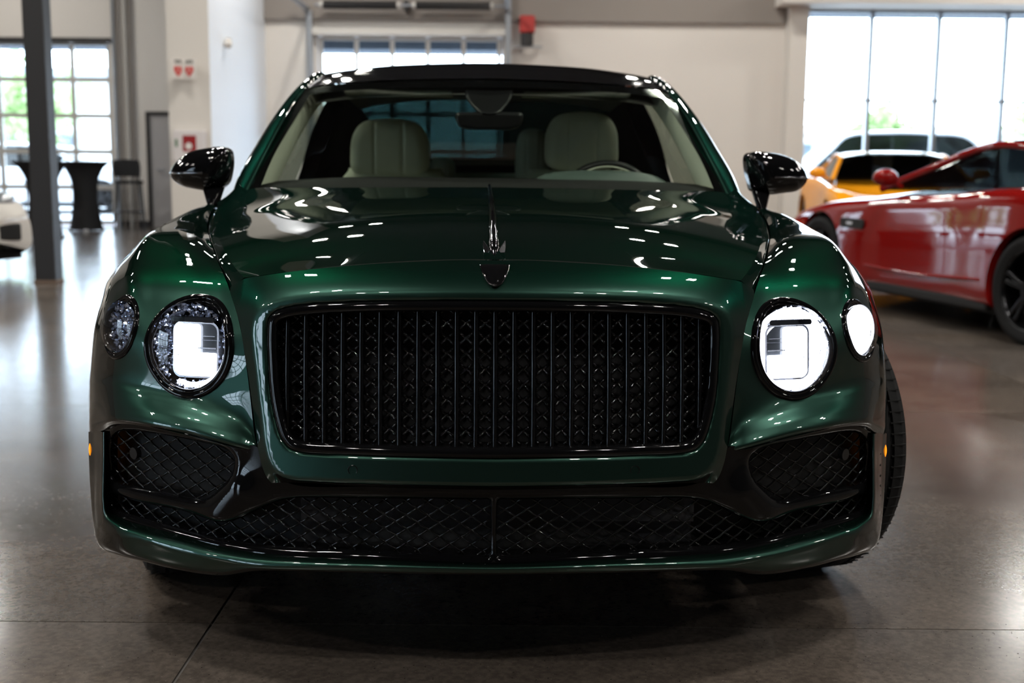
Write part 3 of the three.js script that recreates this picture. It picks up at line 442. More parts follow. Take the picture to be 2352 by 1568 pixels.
both('sail_panel', patch([[P(566, 436, -1.50), P(545, 446, -1.5), P(520, 462, -1.48), P(498, 470, -1.46)], [P(545, 425, -1.62), P(532, 440, -1.6), P(518, 452, -1.58), P(497, 466, -1.55)], [P(537, 440, -1.68), P(528, 452, -1.66), P(515, 458, -1.64), P(492, 470, -1.62)]], 16, 12, [0, 1, 0]), M.paint);

// ---- door mirrors
function mirror(px, stalkTop, stalkFoot, side, flipX) {
  const z0 = -1.74, pts = px.map(([u, v]) => (flipX ? P(u, v, z0) : R(u, v, z0))).map((p) => [p[0], p[1]]), poly = outline(pts, 120, false), d = sdf(poly);
  const xs = poly.map((p) => p[0]), ys = poly.map((p) => p[1]), bb = [Math.min(...xs) - 0.01, Math.max(...xs) + 0.01, Math.min(...ys) - 0.01, Math.max(...ys) + 0.01];
  const H = (x, y, dd) => z0 + 0.085 * Math.sqrt(1 - (1 - clamp(dd / 0.062)) ** 2) - 0.03 * smooth(bb[0] + 0.05, bb[1], x);
  const fin = (g) => (flipX ? mirrorX(g) : g);
  const m = part('door_mirror', fin(plate(d, bb, 0.0045, H, 0.05)), M.black, car, 'gloss black door mirror');
  part('mirror_glass', fin(plate((x, y) => d(x, y) + 0.006, bb, 0.01, () => z0 - 0.075, 0)), M.chrome, m);
  const yMid = lerp(bb[2], bb[3], 0.43), x1 = bb[1] - 0.012, x0 = lerp(bb[0], bb[1], 0.38);
  part('indicator_strip', fin(tube(Array.from({ length: 9 }, (_, i) => { const x = lerp(x0, x1, i / 8), y = yMid - 0.004 * (i / 8); return [x, y, H(x, y, -d(x, y)) + 0.0005]; }), 0.0042, 40, 8)), M.darkchrome, m);
  const q = (l, zz) => l.map(([u, v]) => (flipX ? P(u, v, zz) : R(u, v, zz)));
  const t = q(stalkTop, -1.72), f = q(stalkFoot, -1.62);
  part('mirror_stalk', fin(patch([0, 0.35, 0.7, 1].map((k) => { const a = lerp3(t[0], f[0], k), b = lerp3(t[1], f[1], k), c = lerp3(a, b, 0.5), r = Math.hypot(b[0] - a[0], b[1] - a[1]) / 2; return Array.from({ length: 13 }, (_, i) => { const w = i / 12 * Math.PI * 2; return [c[0] + (b[0] - a[0]) / 2 * Math.cos(w), c[1] + (b[1] - a[1]) / 2 * Math.cos(w), c[2] + Math.sin(w) * 0.035]; }); }), 24, 10, [0, 0, 1])), M.black, m);
}
mirror([[388.5, 397], [390.5, 388], [397, 377], [412, 362], [435, 348], [467, 341], [500, 337], [518, 339], [528, 347], [531.5, 366], [529, 396], [522, 420], [508, 432], [480, 439], [464, 437], [444, 434], [414, 427], [397, 416], [390.5, 407]], [[466, 434], [517, 430]], [[478, 474], [502, 472]], -1, true);
mirror([[1714, 362], [1719, 353], [1735, 348], [1760, 349], [1800, 356], [1825, 366], [1845, 382], [1854, 396], [1857.5, 409], [1854, 420], [1847, 429], [1833, 439], [1800, 444], [1772, 447], [1745, 444], [1727, 437], [1722, 420], [1716, 395]], [[1725, 436], [1768, 445]], [[1739, 476], [1758, 484]], 1, false);

// ---- front wheels, steered; rear wheels
const TR = 0.374, TW = 0.275;
const tyreG = (() => { const h = TW / 2, pr = [[0.27, -h * 0.84], [0.3, -h * 0.97], [0.335, -h], [0.358, -h * 0.93], [0.368, -h * 0.8]]; const prof = [...pr]; for (const g of [-0.55, -0.18, 0.18, 0.55]) prof.push([TR - 0.001, h * (g - 0.05)], [TR - 0.009, h * (g - 0.04)], [TR - 0.009, h * (g + 0.04)], [TR - 0.001, h * (g + 0.05)]); prof.push(...pr.slice().reverse().map((p) => [p[0], -p[1]])); const g = new THREE.LatheGeometry(prof.map((p) => new THREE.Vector2(...p)), 90); g.rotateZ(Math.PI / 2); const n = g.toNonIndexed(); n.computeVertexNormals(); return n; })();
const sipes = (() => { const l = []; for (let i = 0; i < 84; i++) for (const s of [-1, 1]) { const g = new THREE.BoxGeometry(0.04, 0.004, 0.0032); const a = (i + (s > 0 ? 0.5 : 0)) / 84 * Math.PI * 2; g.rotateX(0.25 * s); g.translate(s * 0.096, TR - 0.0034, 0); g.rotateX(a); l.push(g); } for (let i = 0; i < 70; i++) for (const s of [-1, 0, 1]) { const g = new THREE.BoxGeometry(0.03, 0.003, 0.0016); g.rotateY(0.5); g.translate(s * 0.05, TR - 0.0018, 0); g.rotateX((i + s * 0.3) / 70 * Math.PI * 2); l.push(g); } return merged(l); })();
const rimG = (() => { const l = []; const b = new THREE.LatheGeometry([[0.268, -0.12], [0.255, -0.1], [0.25, 0.08], [0.268, 0.115], [0.275, 0.12]].map((p) => new THREE.Vector2(...p)), 60); b.rotateZ(-Math.PI / 2); l.push(b); for (let i = 0; i < 10; i++) { const g = box(0.02, 0.24, 0.03, 0.1, 0.14, 0, 0.006); g.rotateX(i / 10 * Math.PI * 2); l.push(g); } const hub = new THREE.CylinderGeometry(0.07, 0.08, 0.05, 30); hub.rotateZ(Math.PI / 2); hub.translate(0.09, 0, 0); l.push(hub); return merged(l); })();
M.wheel = std(lin(0.02, 0.02, 0.022), 0.2, 0.8);
M.sipe = std(lin(0.003, 0.003, 0.003), 0.9);
for (const [x, z, turn, s] of [[0.815, -0.875, 17, 1], [-0.815, -0.875, 17, -1], [0.82, -4.07, 0, 1], [-0.82, -4.07, 0, -1]]) {
  const w = part('wheel', rimG, M.wheel, car); w.position.set(x, TR, z); w.rotation.y = turn * D2R + (s < 0 ? Math.PI : 0);
  part('tyre', tyreG, M.rubber, w); const k = part('tread_sipes', sipes, M.sipe, w); k.userData.kind = 'stuff';
}
// ---- cabin
{
  const seatRow = (w, y, z, dz) => [[-w, y, z - dz], [-w * 0.97, y, z - dz * 0.3], [-w * 0.75, y, z], [0, y, z + 0.01], [w * 0.75, y, z], [w * 0.97, y, z - dz * 0.3], [w, y, z - dz]];
  const head = (u0, u1, v0, v1, z) => {
    const a = carAt(u0, v1, z), b = carAt(u1, v0, z), cx = (a[0] + b[0]) / 2, w = (b[0] - a[0]) / 2, y0 = a[1], y1 = b[1];
    const m = sdf(outline([[-0.75, 0], [-0.97, 0.12], [-1, 0.4], [-0.93, 0.72], [-0.7, 0.93], [-0.3, 1], [0.3, 1], [0.7, 0.93], [0.93, 0.72], [1, 0.4], [0.97, 0.12], [0.75, 0]].map(([x, y]) => [cx + x * w, lerp(y0, y1, y)]), 90, false));
    return plate(m, [cx - w - 0.01, cx + w + 0.01, y0 - 0.01, y1 + 0.01], 0.008, (x, y, d) => z + 0.06 + 1.3 * dome(d, 0.05) - 0.006 * (Math.exp(-(((x - cx) / w - 0.36) ** 2) / 0.0012) + Math.exp(-(((x - cx) / w + 0.36) ** 2) / 0.0012)), 0.08);
  };
  const seat = (x, h, name) => { const s = part('seat', patch([[0.62, -2.62], [0.8, -2.66], [0.98, -2.71], [1.06, -2.74], [1.075, -2.78]].map(([y, z], i) => seatRow(i > 2 ? 0.2 : 0.26, y, z, 0.12).map((p) => [p[0] + x, p[1], p[2]])), 24, 16, [0, 0, 1]), M.cream, car, 'cream leather seat'); part('headrest', h, M.cream, s); part('seat_base', box(0.52, 0.14, 0.5, x, 0.55, -2.4, 0.05), M.cream, s); };
  seat(-0.385, head(805, 985, 274, 404, -2.76)); seat(0.385, head(1252, 1422, 259, 388, -2.74));
  const bench = part('rear_bench', patch([[0.6, -3.62], [0.8, -3.68], [1.0, -3.75], [1.05, -3.78]].map(([y, z]) => [[-0.68, y, z - 0.1], [-0.62, y, z], [-0.2, y, z], [0, y, z - 0.02], [0.2, y, z], [0.62, y, z], [0.68, y, z - 0.1]]), 30, 12, [0, 0, 1]), M.cream, car, 'cream rear bench');
  part('headrest', head(985, 1046, 362, 420, -3.6), M.cream, bench); part('headrest', head(1184, 1262, 296, 420, -3.55), M.cream, bench);
  part('dashboard', patch([[0.93, -1.42, 0.78], [1.02, -1.58, 0.8], [1.044, -1.74, 0.8], [1.03, -1.93, 0.78], [0.9, -2.0, 0.77], [0.6, -1.95, 0.77]].map(([y, z, w]) => [[-w, y - 0.02, z], [-w * 0.6, y, z], [0, y, z], [w * 0.6, y, z], [w, y - 0.02, z]]), 24, 24, [0, 1, 0]), M.dash, car);
  part('instrument_hood', patch([[1.03, -1.72], [1.07, -1.8], [1.075, -1.9], [1.04, -1.97]].map(([y, z]) => [[0.12, 1.02, z], [0.2, y - 0.014, z], [0.385, y, z], [0.57, y - 0.014, z], [0.65, 1.02, z]]), 20, 12, [0, 1, 0]), std(lin(0.05, 0.075, 0.065), 0.5), car);
  const w0 = carAt(1398, 470, -2.08), wheelTop = carAt(1398, 376, -2.15)[1], rimW = new THREE.TorusGeometry(0.178, 0.0135, 14, 70); const sw = part('steering_wheel', (() => { rimW.rotateX(-0.42); rimW.translate(w0[0], wheelTop - 0.178 * Math.cos(0.42), -2.08); return rimW; })(), M.satin, car);
  const hubW = box(0.15, 0.11, 0.05, 0, 0, 0, 0.02); hubW.rotateX(-0.42); hubW.translate(w0[0], wheelTop - 0.165, -2.07); part('wheel_hub', hubW, M.satin, sw);
  const arc = new THREE.TorusGeometry(0.166, 0.004, 8, 40, Math.PI * 0.4); arc.rotateZ(Math.PI * 0.3); arc.rotateX(-0.42); arc.translate(w0[0], wheelTop - 0.178 * Math.cos(0.42), -2.07); part('wheel_trim', arc, M.cream, sw);
  // lining: pillars, headliner, doors
  both('pillar_trim', patch([railIn.slice(0, 7).map((p) => [p[0] - 0.012, p[1] - 0.012, p[2] - 0.03]), railIn.slice(0, 7).map((p) => [p[0] - 0.038, p[1] - 0.03, p[2] - 0.08]), railIn.slice(0, 7).map((p) => [p[0] - 0.036, p[1] - 0.05, p[2] - 0.17]), railIn.slice(0, 7).map((p) => [p[0] - 0.01, p[1] - 0.05, p[2] - 0.2])], 40, 10, [-1, 0, 1]), M.cream);
  part('headliner', patch(roofRows.slice(0, 5).map((r, i) => r.map((p) => [p[0] * 0.96, p[1] - 0.045 - (i === 0 ? 0.012 : 0), p[2] - 0.05])), 40, 30, [0, -1, 0]), M.liner, car);
  both('sun_visor', (() => { const g = box(0.4, 0.02, 0.15, 0.33, 1.357, -2.265, 0.009); return g; })(), M.liner);
  both('door_trim', patch([[[0.86, 0.97, -1.7], [0.86, 0.97, -2.3], [0.855, 0.975, -3.0], [0.83, 0.98, -3.8]], [[0.80, 0.9, -1.7], [0.8, 0.9, -2.3], [0.8, 0.9, -3.0], [0.8, 0.9, -3.8]], [[0.78, 0.5, -1.7], [0.78, 0.5, -2.3], [0.78, 0.5, -3.0], [0.78, 0.5, -3.8]]], 20, 10, [-1, 0, 0]), M.dash);
  both('centre_pillar', patch([[[0.872, 0.9, -3.16], [0.862, 0.9, -3.26], [0.86, 0.9, -4.3]], [[0.785, 1.22, -3.14], [0.772, 1.22, -3.24], [0.745, 1.2, -4.2]], [[0.69, 1.4, -3.1], [0.678, 1.4, -3.2], [0.62, 1.37, -3.7]]], 8, 12, [-1, 0, 0]), M.dash);
  both('rear_pillar_trim', patch([[[0.84, 0.9, -3.2], [0.8, 0.9, -3.9], [0.58, 0.9, -4.5]], [[0.7, 1.22, -3.2], [0.68, 1.2, -3.9], [0.585, 1.05, -4.48]], [[0.62, 1.4, -3.2], [0.585, 1.3, -3.86], [0.585, 1.12, -4.36]]], 10, 10, [-1, 0, 0]), M.dash);
  part('cabin_rear', [slab(-0.62, 0.62, 1.05, 1.09, -3.85, -4.35)], M.dash, car);
  // rear-view mirror and its housing
  const mz = -1.98, mo = [[1046, 266], [1050, 259], [1080, 257], [1124, 256.5], [1168, 257], [1199, 260], [1202, 268], [1196, 288], [1180, 296], [1124, 298], [1068, 295], [1052, 288]].map(([u, v]) => carAt(u, v, mz)).map((p) => [p[0], p[1]]), md = sdf(outline(mo, 90, false));
  const mm = part('interior_mirror', plate(md, [-0.2, 0.2, 1.2, 1.35], 0.006, (x, y, d) => mz + dome(d, 0.012), 0.02), M.satin, car);
  const ho = [[1068, 192], [1124, 190], [1178, 192], [1181, 205], [1172, 232], [1158, 250], [1144, 262], [1104, 262], [1090, 250], [1075, 232], [1066, 205]].map(([u, v]) => carAt(u, v, -2.0)).map((p) => [p[0], p[1]]), hd = sdf(outline(ho, 90, false));
  part('sensor_housing', plate(hd, [-0.2, 0.2, 1.2, 1.45], 0.006, (x, y, d) => -1.98 - (y - 1.28) * 0.95 + dome(d, 0.012), 0.02), M.satin, mm);
}
// ---------------------------------------------------------------- the showroom
const XL = -13, XR = 13, ZB = -20, ZF = 16, YC = 6.4;
seed = 4242;
M.wall = std(lin(0.66, 0.625, 0.585), 0.8); M.wallDark = std(lin(0.24, 0.215, 0.195), 0.85);
M.ceiling = std(lin(0.014, 0.014, 0.015), 0.9); M.frameGrey = std(lin(0.55, 0.53, 0.5), 0.45, 0.2); M.alu = std(lin(0.3, 0.32, 0.35), 0.4, 0.5); M.steel = std(lin(0.014, 0.013, 0.014), 0.55, 0);
M.doorGrey = std(lin(0.36, 0.345, 0.34), 0.6); M.rust = std(lin(0.13, 0.085, 0.06), 0.7); M.pane = new THREE.MeshPhysicalMaterial({ color: lin(0.93, 0.97, 0.96), roughness: 0, transmission: 1, thickness: 0, ior: 1.5, side: THREE.DoubleSide });
const concrete = noiseTex(1024, (x, y) => {
  const a = vnoise(x, y, 6, 1) * 0.5 + vnoise(x, y, 13, 2) * 0.3 + vnoise(x, y, 40, 3) * 0.2, streak = vnoise(x, y, 3, 9), f = vnoise(x, y, 256, 4), s = rnd();
  let v = 0.68 + (a - 0.5) * 0.26 + (f - 0.5) * 0.14 + (s - 0.5) * 0.08; const warm = 0.05 * (streak - 0.5) + 0.035;
  if (s > 0.9988) v += 0.32; else if (s < 0.0012) v -= 0.25;
  return [v * (1 + warm), v, v * (1 - warm * 1.1)];
});
const gloss = noiseTex(512, (x, y) => { const a = 0.8 + 0.14 * (vnoise(x, y, 5, 21) - 0.5) + 0.1 * (vnoise(x, y, 60, 22) - 0.5) + 0.12 * (vnoise(x, y, 200, 25) - 0.5); return [a, a, a]; }, false);
concrete.repeat.set(1, 1);
M.floor = std(lin(0.225, 0.2, 0.183), 0.24, 0, { map: concrete, roughnessMap: gloss, ior: 1.55 });
M.joint = std(lin(0.13, 0.12, 0.112), 0.8);
{
  const floor = struct('floor', slab(XL - 0.3, XR + 0.3, -0.3, -0.0035, ZF + 0.3, ZB - 0.3), M.joint);
  const xs = [], zs = []; for (let k = -4; k <= 5; k++) xs.push(-0.715 + 3.35 * k); for (let k = -8; k <= 7; k++) zs.push(-2.75 - 2.57 * k);
  const xe = [XL, ...xs.filter((x) => x > XL && x < XR), XR], ze = [ZB, ...zs.filter((z) => z > ZB && z < ZF).sort((a, b) => a - b), ZF];
  for (let i = 0; i + 1 < xe.length; i++) for (let j = 0; j + 1 < ze.length; j++) {
    const g = slab(xe[i] + 0.004, xe[i + 1] - 0.004, -0.012, 0, ze[j] + 0.002, ze[j + 1] - 0.002), p = g.attributes.position, uv = g.attributes.uv;
    for (let k = 0; k < p.count; k++) uv.setXY(k, p.getX(k) / 2.4 + i * 0.37, p.getZ(k) / 2.4 + j * 0.61);
    part('concrete_slab', g, M.floor, floor);
  }
}
const W = (x0, x1, y0, y1) => slab(x0, x1, y0, y1, ZB, ZB - 0.3);
struct('wall_back', [W(XL, -9.75, 0, YC), W(-6.6, -3.22, 0, YC), W(-0.2, 4.72, 0, YC), W(11.32, XR, 0, YC), W(-9.75, -6.6, 3.0, YC), W(-3.22, -0.2, 3.13, YC), W(4.72, 11.32, 3.62, YC), W(4.72, 11.32, 0, 0.12)], M.wall);
struct('wall_upper_band', slab(-4.06, 4.38, 3.37, 4.25, ZB, ZB + 0.09), M.wallDark);
M.black6 = std(lin(0.02, 0.02, 0.021), 0.85); struct('wall_top_band', [slab(XL, -4.63, 4.25, YC, ZB + 0.001, ZB + 0.1), slab(-4.05, XR, 4.25, YC, ZB + 0.001, ZB + 0.1)], M.black6);
M.wallDaylit = std(lin(0.78, 0.82, 0.88), 0.7); struct('wall_wing', slab(-4.62, -4.06, 0, YC, -16.315, ZB), M.wallDaylit); struct('wall_wing_face', slab(-4.62, -4.06, 0, YC, -16.3, -16.3149), M.wall);  // cool daylight on the side face is painted into the wing wall colour
struct('trim_1', slab(4.4, 4.7, 0, 3.62, ZB, ZB + 0.35), M.wall);
struct('trim_2', slab(4.2, XR, 3.62, 3.95, ZB, ZB + 0.75), M.wall);
struct('trim_3', slab(-6.55, -5.0, 0, 0.1, ZB, ZB + 0.02), M.steel);
struct('ceiling', slab(XL - 0.3, XR + 0.3, YC, YC + 0.2, ZF + 0.3, ZB - 0.3), M.ceiling);
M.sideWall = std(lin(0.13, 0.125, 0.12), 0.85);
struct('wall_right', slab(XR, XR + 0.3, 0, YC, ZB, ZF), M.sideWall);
struct('wall_front', slab(XL - 0.3, XR + 0.3, 0, YC, ZF, ZF + 0.3), std(lin(0.05, 0.048, 0.046), 0.85));
// left side wall with two glazed bays (their daylight shows on the grille surround and the flanks)
const bays = [[1.2, 4.4], [8, 11.2]];
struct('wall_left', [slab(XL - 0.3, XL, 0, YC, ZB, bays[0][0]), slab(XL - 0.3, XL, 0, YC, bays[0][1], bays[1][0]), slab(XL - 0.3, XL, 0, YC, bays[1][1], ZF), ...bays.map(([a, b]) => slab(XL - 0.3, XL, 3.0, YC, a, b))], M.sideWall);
function glazed(name, x0, y0, x1, y1, cols, rows, fw, mat, place, deep = 0.05) {   // frame bars and single panes
  const g = new THREE.Group(); g.name = name; g.userData.kind = 'structure'; scene.add(g); place(g);
  const cw = (x1 - x0) / cols, rh = (y1 - y0) / rows;
  for (let i = 0; i <= cols; i++) part('stile', slab(x0 + i * cw - fw / 2, x0 + i * cw + fw / 2, y0, y1, 0, deep), mat, g);
  for (let j = 0; j <= rows; j++) for (let i = 0; i < cols; i++) part('rail', slab(x0 + i * cw + fw / 2, x0 + (i + 1) * cw - fw / 2, y0 + j * rh - fw / 2, y0 + j * rh + fw / 2, 0.002, deep - 0.002), mat, g);
  for (let i = 0; i < cols; i++) for (let j = 0; j < rows; j++) part('pane', slab(x0 + i * cw + fw / 2, x0 + (i + 1) * cw - fw / 2, y0 + j * rh + fw / 2, y0 + (j + 1) * rh - fw / 2, deep * 0.4, deep * 0.4 + 0.002), M.pane, g);
  return g;
}
const at = (x, y, z, t = 0) => (g) => { g.position.set(x, y, z); g.rotation.y = t; };
const d1 = glazed('door_1', -9.7, 0.06, -6.64, 2.98, 5, 5, 0.075, M.frameGrey, at(0, 0, ZB - 0.12));
const d2 = glazed('door_2', -3.17, 0.06, -0.25, 3.1, 5, 5, 0.07, M.frameGrey, at(0, 0, ZB - 0.12));
bays.forEach(([a, b], i) => glazed('door_' + (4 + i), -(b - a) / 2 + 0.03, 0.05, (b - a) / 2 - 0.03, 2.97, 4, 4, 0.07, M.frameGrey, at(XL - 0.1, 0, (a + b) / 2, Math.PI / 2)));
{ // shopfront
  const g = new THREE.Group(); g.name = 'window_1'; g.userData.kind = 'structure'; scene.add(g); g.position.set(0, 0, ZB - 0.15);
  const n = 6, cw = 1.1, x0 = 4.72;
  for (let i = 0; i <= n; i++) part('mullion', slab(x0 + i * cw - 0.032, x0 + i * cw + 0.032, 0.12, 3.62, 0, 0.12), M.alu, g);
  for (const y of [0.15, 2.17, 3.59]) part('transom', slab(x0, x0 + n * cw, y - 0.022, y + 0.022, 0.005, 0.11), M.alu, g);
  for (let i = 0; i < n; i++) for (const [a, b] of [[0.17, 2.15], [2.19, 3.57]]) part('pane', slab(x0 + i * cw + 0.028, x0 + (i + 1) * cw - 0.028, a, b, 0.05, 0.056), M.pane, g);
}
{ // steel door beside the wing wall
  const g = part('door_3', slab(-5.98, -4.98, 0, 1.83, ZB, ZB + 0.03), M.doorGrey, scene); g.userData.kind = 'structure';
  part('door_frame', [slab(-6.04, -5.98, 0, 1.89, ZB, ZB + 0.06), slab(-4.98, -4.92, 0, 1.89, ZB, ZB + 0.06), slab(-5.98, -4.98, 1.83, 1.89, ZB, ZB + 0.06)], M.steel, g);
  part('door_handle', [rod([-5.86, 0.95, ZB + 0.03], [-5.86, 0.95, ZB + 0.08], 0.015), rod([-5.86, 0.95, ZB + 0.08], [-5.74, 0.95, ZB + 0.08], 0.012)], M.alu, g);
}
// door tracks, pipes and springs
for (const [x, w, m, lb] of [[-6.52, 0.05, M.alu, 'slim bright metal track right beside the tall glazed door'], [-6.44, 0.04, M.wallDark, 'thin taupe pipe between the metal track and the thick pale pipe'], [-6.33, 0.06, M.frameGrey, 'thick pale pipe between the two taupe pipes'], [-6.24, 0.05, M.wallDark, 'taupe pipe nearest to the grey steel door']]) single('vertical_conduit', new THREE.CylinderGeometry(w / 2, w / 2, YC, 12), m, lb, 'pipe', [x, YC / 2, ZB + 0.05], 'pipes beside the glazed door');
struct('trim_4', [slab(-9.8, -6.55, 2.98, 3.06, ZB, ZB + 0.03)], M.steel);
{
  const t = thing('door_track', 'steel track frame round the overhead door behind the green car', 'track', [0, 0, ZB + 0.1]);
  part('upright', slab(-3.36, -3.27, 0, 3.5, 0, 0.09), M.alu, t); part('upright', slab(-0.15, -0.06, 0, 4.2, 0, 0.09), M.alu, t); part('header', slab(-3.3, -0.15, 3.14, 3.24, 0, 0.07), M.frameGrey, t); part('strut', rod([-3.3, 3.4, 0.05], [-3.52, 3.75, 0.35], 0.02), M.alu, t); part('horizontal_rail', slab(-0.15, -0.1, 3.5, 3.56, 0, 2.2), M.alu, t); part('horizontal_rail', slab(-3.36, -3.31, 3.5, 3.56, 0, 2.2), M.alu, t); part('shaft', rod([-3.2, 3.58, 0.2], [-0.15, 3.58, 0.2], 0.018), M.alu, t); part('centre_bracket', box(0.08, 0.16, 0.2, -1.74, 3.58, 0.1, 0.01), M.steel, t);
  for (const [a, b] of [[-3.05, -1.9], [-1.57, -0.41]]) { const l = []; for (let k = 0; k < 34; k++) { const g = new THREE.TorusGeometry(0.055, 0.016, 6, 16); g.rotateY(Math.PI / 2); g.translate(lerp(a, b, k / 33), 3.58, 0.2); l.push(g); } part('coil_spring', merged(l), M.steel, t); for (const x of [a - 0.03, b + 0.03]) part('spring_cone', rod([x - 0.035, 3.58, 0.2], [x + 0.035, 3.58, 0.2], 0.05, 14), M.frameGrey, t); }
  const o = thing('door_opener', 'red and black chain hoist motor on the wall beside the overhead door', 'motor', [0.2, 3.22, ZB + 0.1]);
  part('cover', box(0.25, 0.27, 0.2, 0, 0.09, 0.1, 0.03), std(lin(0.42, 0.035, 0.03), 0.4), o); part('motor', (() => { const g = new THREE.CylinderGeometry(0.1, 0.1, 0.2, 20); g.translate(0, -0.15, 0.1); return g; })(), M.steel, o); part('bracket', slab(-0.2, 0.25, -0.27, -0.25, 0, 0.15), M.alu, o);
}
// signs on the wing wall
const font = await new FontLoader().loadAsync('fonts/droid/droid_sans_bold.typeface.json');
const textGeo = (s, size, depth = 0.002) => { const g = new TextGeometry(s, { font, size, depth, curveSegments: 3 }); g.computeBoundingBox(); const b = g.boundingBox; g.translate(-(b.min.x + b.max.x) / 2, 0, 0); return g; };
{
  const s = thing('wall_sign', 'white folded AED sign with two red hearts high on the wing wall', 'sign', [-4.33, 2.165, -16.3]);
  const white = std(lin(0.72, 0.69, 0.66), 0.5), red = std(lin(0.62, 0.02, 0.015), 0.5), ink = std(lin(0.02, 0.03, 0.02), 0.6);
  for (const [k, ang, w] of [[-1, 58, 0.2], [1, -25, 0.2]]) {
    const put = (g) => { g.translate(k * w / 2, 0, 0); g.rotateY(ang * D2R * 1); g.translate(-0.05, 0, k < 0 ? 0.1 : 0.1); return g; };
    part('sign_face', put(box(w, 0.26, 0.006, 0, 0.13, 0)), white, s); part('lettering', put(textGeo('AED', 0.045).translate(0, 0.2, 0.004)), ink, s);
    const h = new THREE.Shape(); h.moveTo(0, -0.075); h.bezierCurveTo(-0.03, -0.045, -0.08, -0.01, -0.065, 0.035); h.bezierCurveTo(-0.05, 0.065, -0.01, 0.06, 0, 0.035); h.bezierCurveTo(0.01, 0.06, 0.05, 0.065, 0.065, 0.035); h.bezierCurveTo(0.08, -0.01, 0.03, -0.045, 0, -0.075); part('heart', put(extr(h, 0.003).translate(0, 0.105, 0.004)), red, s);
    const b = new THREE.Shape(); b.moveTo(0.018, 0.04); b.lineTo(-0.022, 0.0); b.lineTo(0.0, 0.002); b.lineTo(-0.014, -0.04); b.lineTo(0.026, 0.008); b.lineTo(0.004, 0.006); part('bolt', put(extr(b, 0.002).translate(0, 0.105, 0.0075)), white, s);
  }
  const c = thing('defibrillator_cabinet', 'white wall cabinet with a dark red window below the AED sign', 'cabinet', [-4.335, 1.08, -16.3]);
  part('body', box(0.43, 0.42, 0.12, 0, 0.21, 0.06, 0.012), std(lin(0.66, 0.62, 0.62), 0.4), c); part('window', slab(-0.08, 0.1, 0.14, 0.35, 0.118, 0.124), std(lin(0.28, 0.012, 0.012), 0.2), c); part('emblem', (() => { const g = new THREE.CircleGeometry(0.045, 20); g.translate(0.0, 0.21, 0.127); return g; })(), white, c); part('label', slab(-0.18, -0.15, 0.2, 0.3, 0.118, 0.123), std(lin(0.02, 0.13, 0.03), 0.5), c);
}
single('wall_camera', merged([new THREE.SphereGeometry(0.06, 16, 10).translate(0, -0.04, 0.07), box(0.08, 0.05, 0.08, 0, 0.02, 0.04, 0.01)]), M.wall, 'small white dome on the daylight tinted side of the wing wall', 'camera', [-4.0, 2.75, -17.2]);
// steel column
{
  const c = thing('steel_column', 'dark grey square steel column with a rusty foot', 'column', [-4.18, 0, -10.76]);
  part('shaft', box(0.185, YC, 0.185, 0, YC / 2, 0, 0.008), M.steel, c); part('base_plate', box(0.2, 0.03, 0.2, 0, 0.015, 0, 0.004), M.rust, c);
}
// tall tables in black stretch covers, and bar stools
M.cloth = std(lin(0.008, 0.008, 0.009), 0.85); M.foot = std(lin(0.75, 0.75, 0.78), 0.3);
function barTable(x, z, label) {
  const t = thing('cocktail_table', label, 'table', [x, 0, z], 0.3, 'cocktail tables');
  const prof = curve([[0.255, 0.02, 0], [0.235, 0.12, 0], [0.2, 0.35, 0], [0.185, 0.55, 0], [0.21, 0.8, 0], [0.3, 0.98, 0], [0.395, 1.06, 0]]).getPoints(30).map((p) => new THREE.Vector2(p.x, p.y)); prof.push(new THREE.Vector2(0.4, 1.075), new THREE.Vector2(0.001, 1.08));
  part('cover', new THREE.LatheGeometry(prof, 40), M.cloth, t); for (let k = 0; k < 4; k++) part('foot', box(0.07, 0.035, 0.07, 0.24 * Math.cos(k * 1.571), 0.0175, 0.24 * Math.sin(k * 1.571), 0.012), M.foot, t);
}
barTable(-6.62, -16.95, 'cocktail table in black stretch cover right behind the steel column'); barTable(-6.66, -18.75, 'cocktail table in black stretch cover nearest the bar stool and pipes');
function stool(x, z, turn, label) {
  const t = thing('bar_stool', label, 'stool', [x, 0, z], turn, 'black bar stools');
  part('seat', box(0.42, 0.05, 0.4, 0, 0.76, 0, 0.02), M.cloth, t); part('backrest', patch([[[-0.2, 0.84, -0.2], [0, 0.84, -0.225], [0.2, 0.84, -0.2]], [[-0.21, 1.0, -0.22], [0, 1.0, -0.245], [0.21, 1.0, -0.22]], [[-0.19, 1.1, -0.24], [0, 1.11, -0.265], [0.19, 1.1, -0.24]]], 10, 8, [0, 0, 1]), M.cloth, t);
  for (const [a, b] of [[-1, -1], [1, -1], [1, 1], [-1, 1]]) part('leg', rod([a * 0.17, 0.74, b * 0.16], [a * 0.22, 0, b * 0.21], 0.013), M.steel, t);
  part('foot_rail', [rod([-0.2, 0.3, 0.19], [0.2, 0.3, 0.19], 0.01), rod([-0.2, 0.3, -0.19], [0.2, 0.3, -0.19], 0.01), rod([-0.2, 0.3, -0.19], [-0.2, 0.3, 0.19], 0.01), rod([0.2, 0.3, -0.19], [0.2, 0.3, 0.19], 0.01)], M.steel, t); for (const k of [-1, 1]) part('back_post', rod([k * 0.17, 0.75, -0.18], [k * 0.18, 1.05, -0.235], 0.012), M.steel, t);
}
stool(-5.98, -18.75, 0.4, 'black bar stool beside the painted pipes'); stool(-6.98, -17.85, 0.2, 'black bar stool between the two cocktail tables'); stool(-8.3, -18.1, 0.5, 'black bar stool in front of the glazed door, away from the tables');

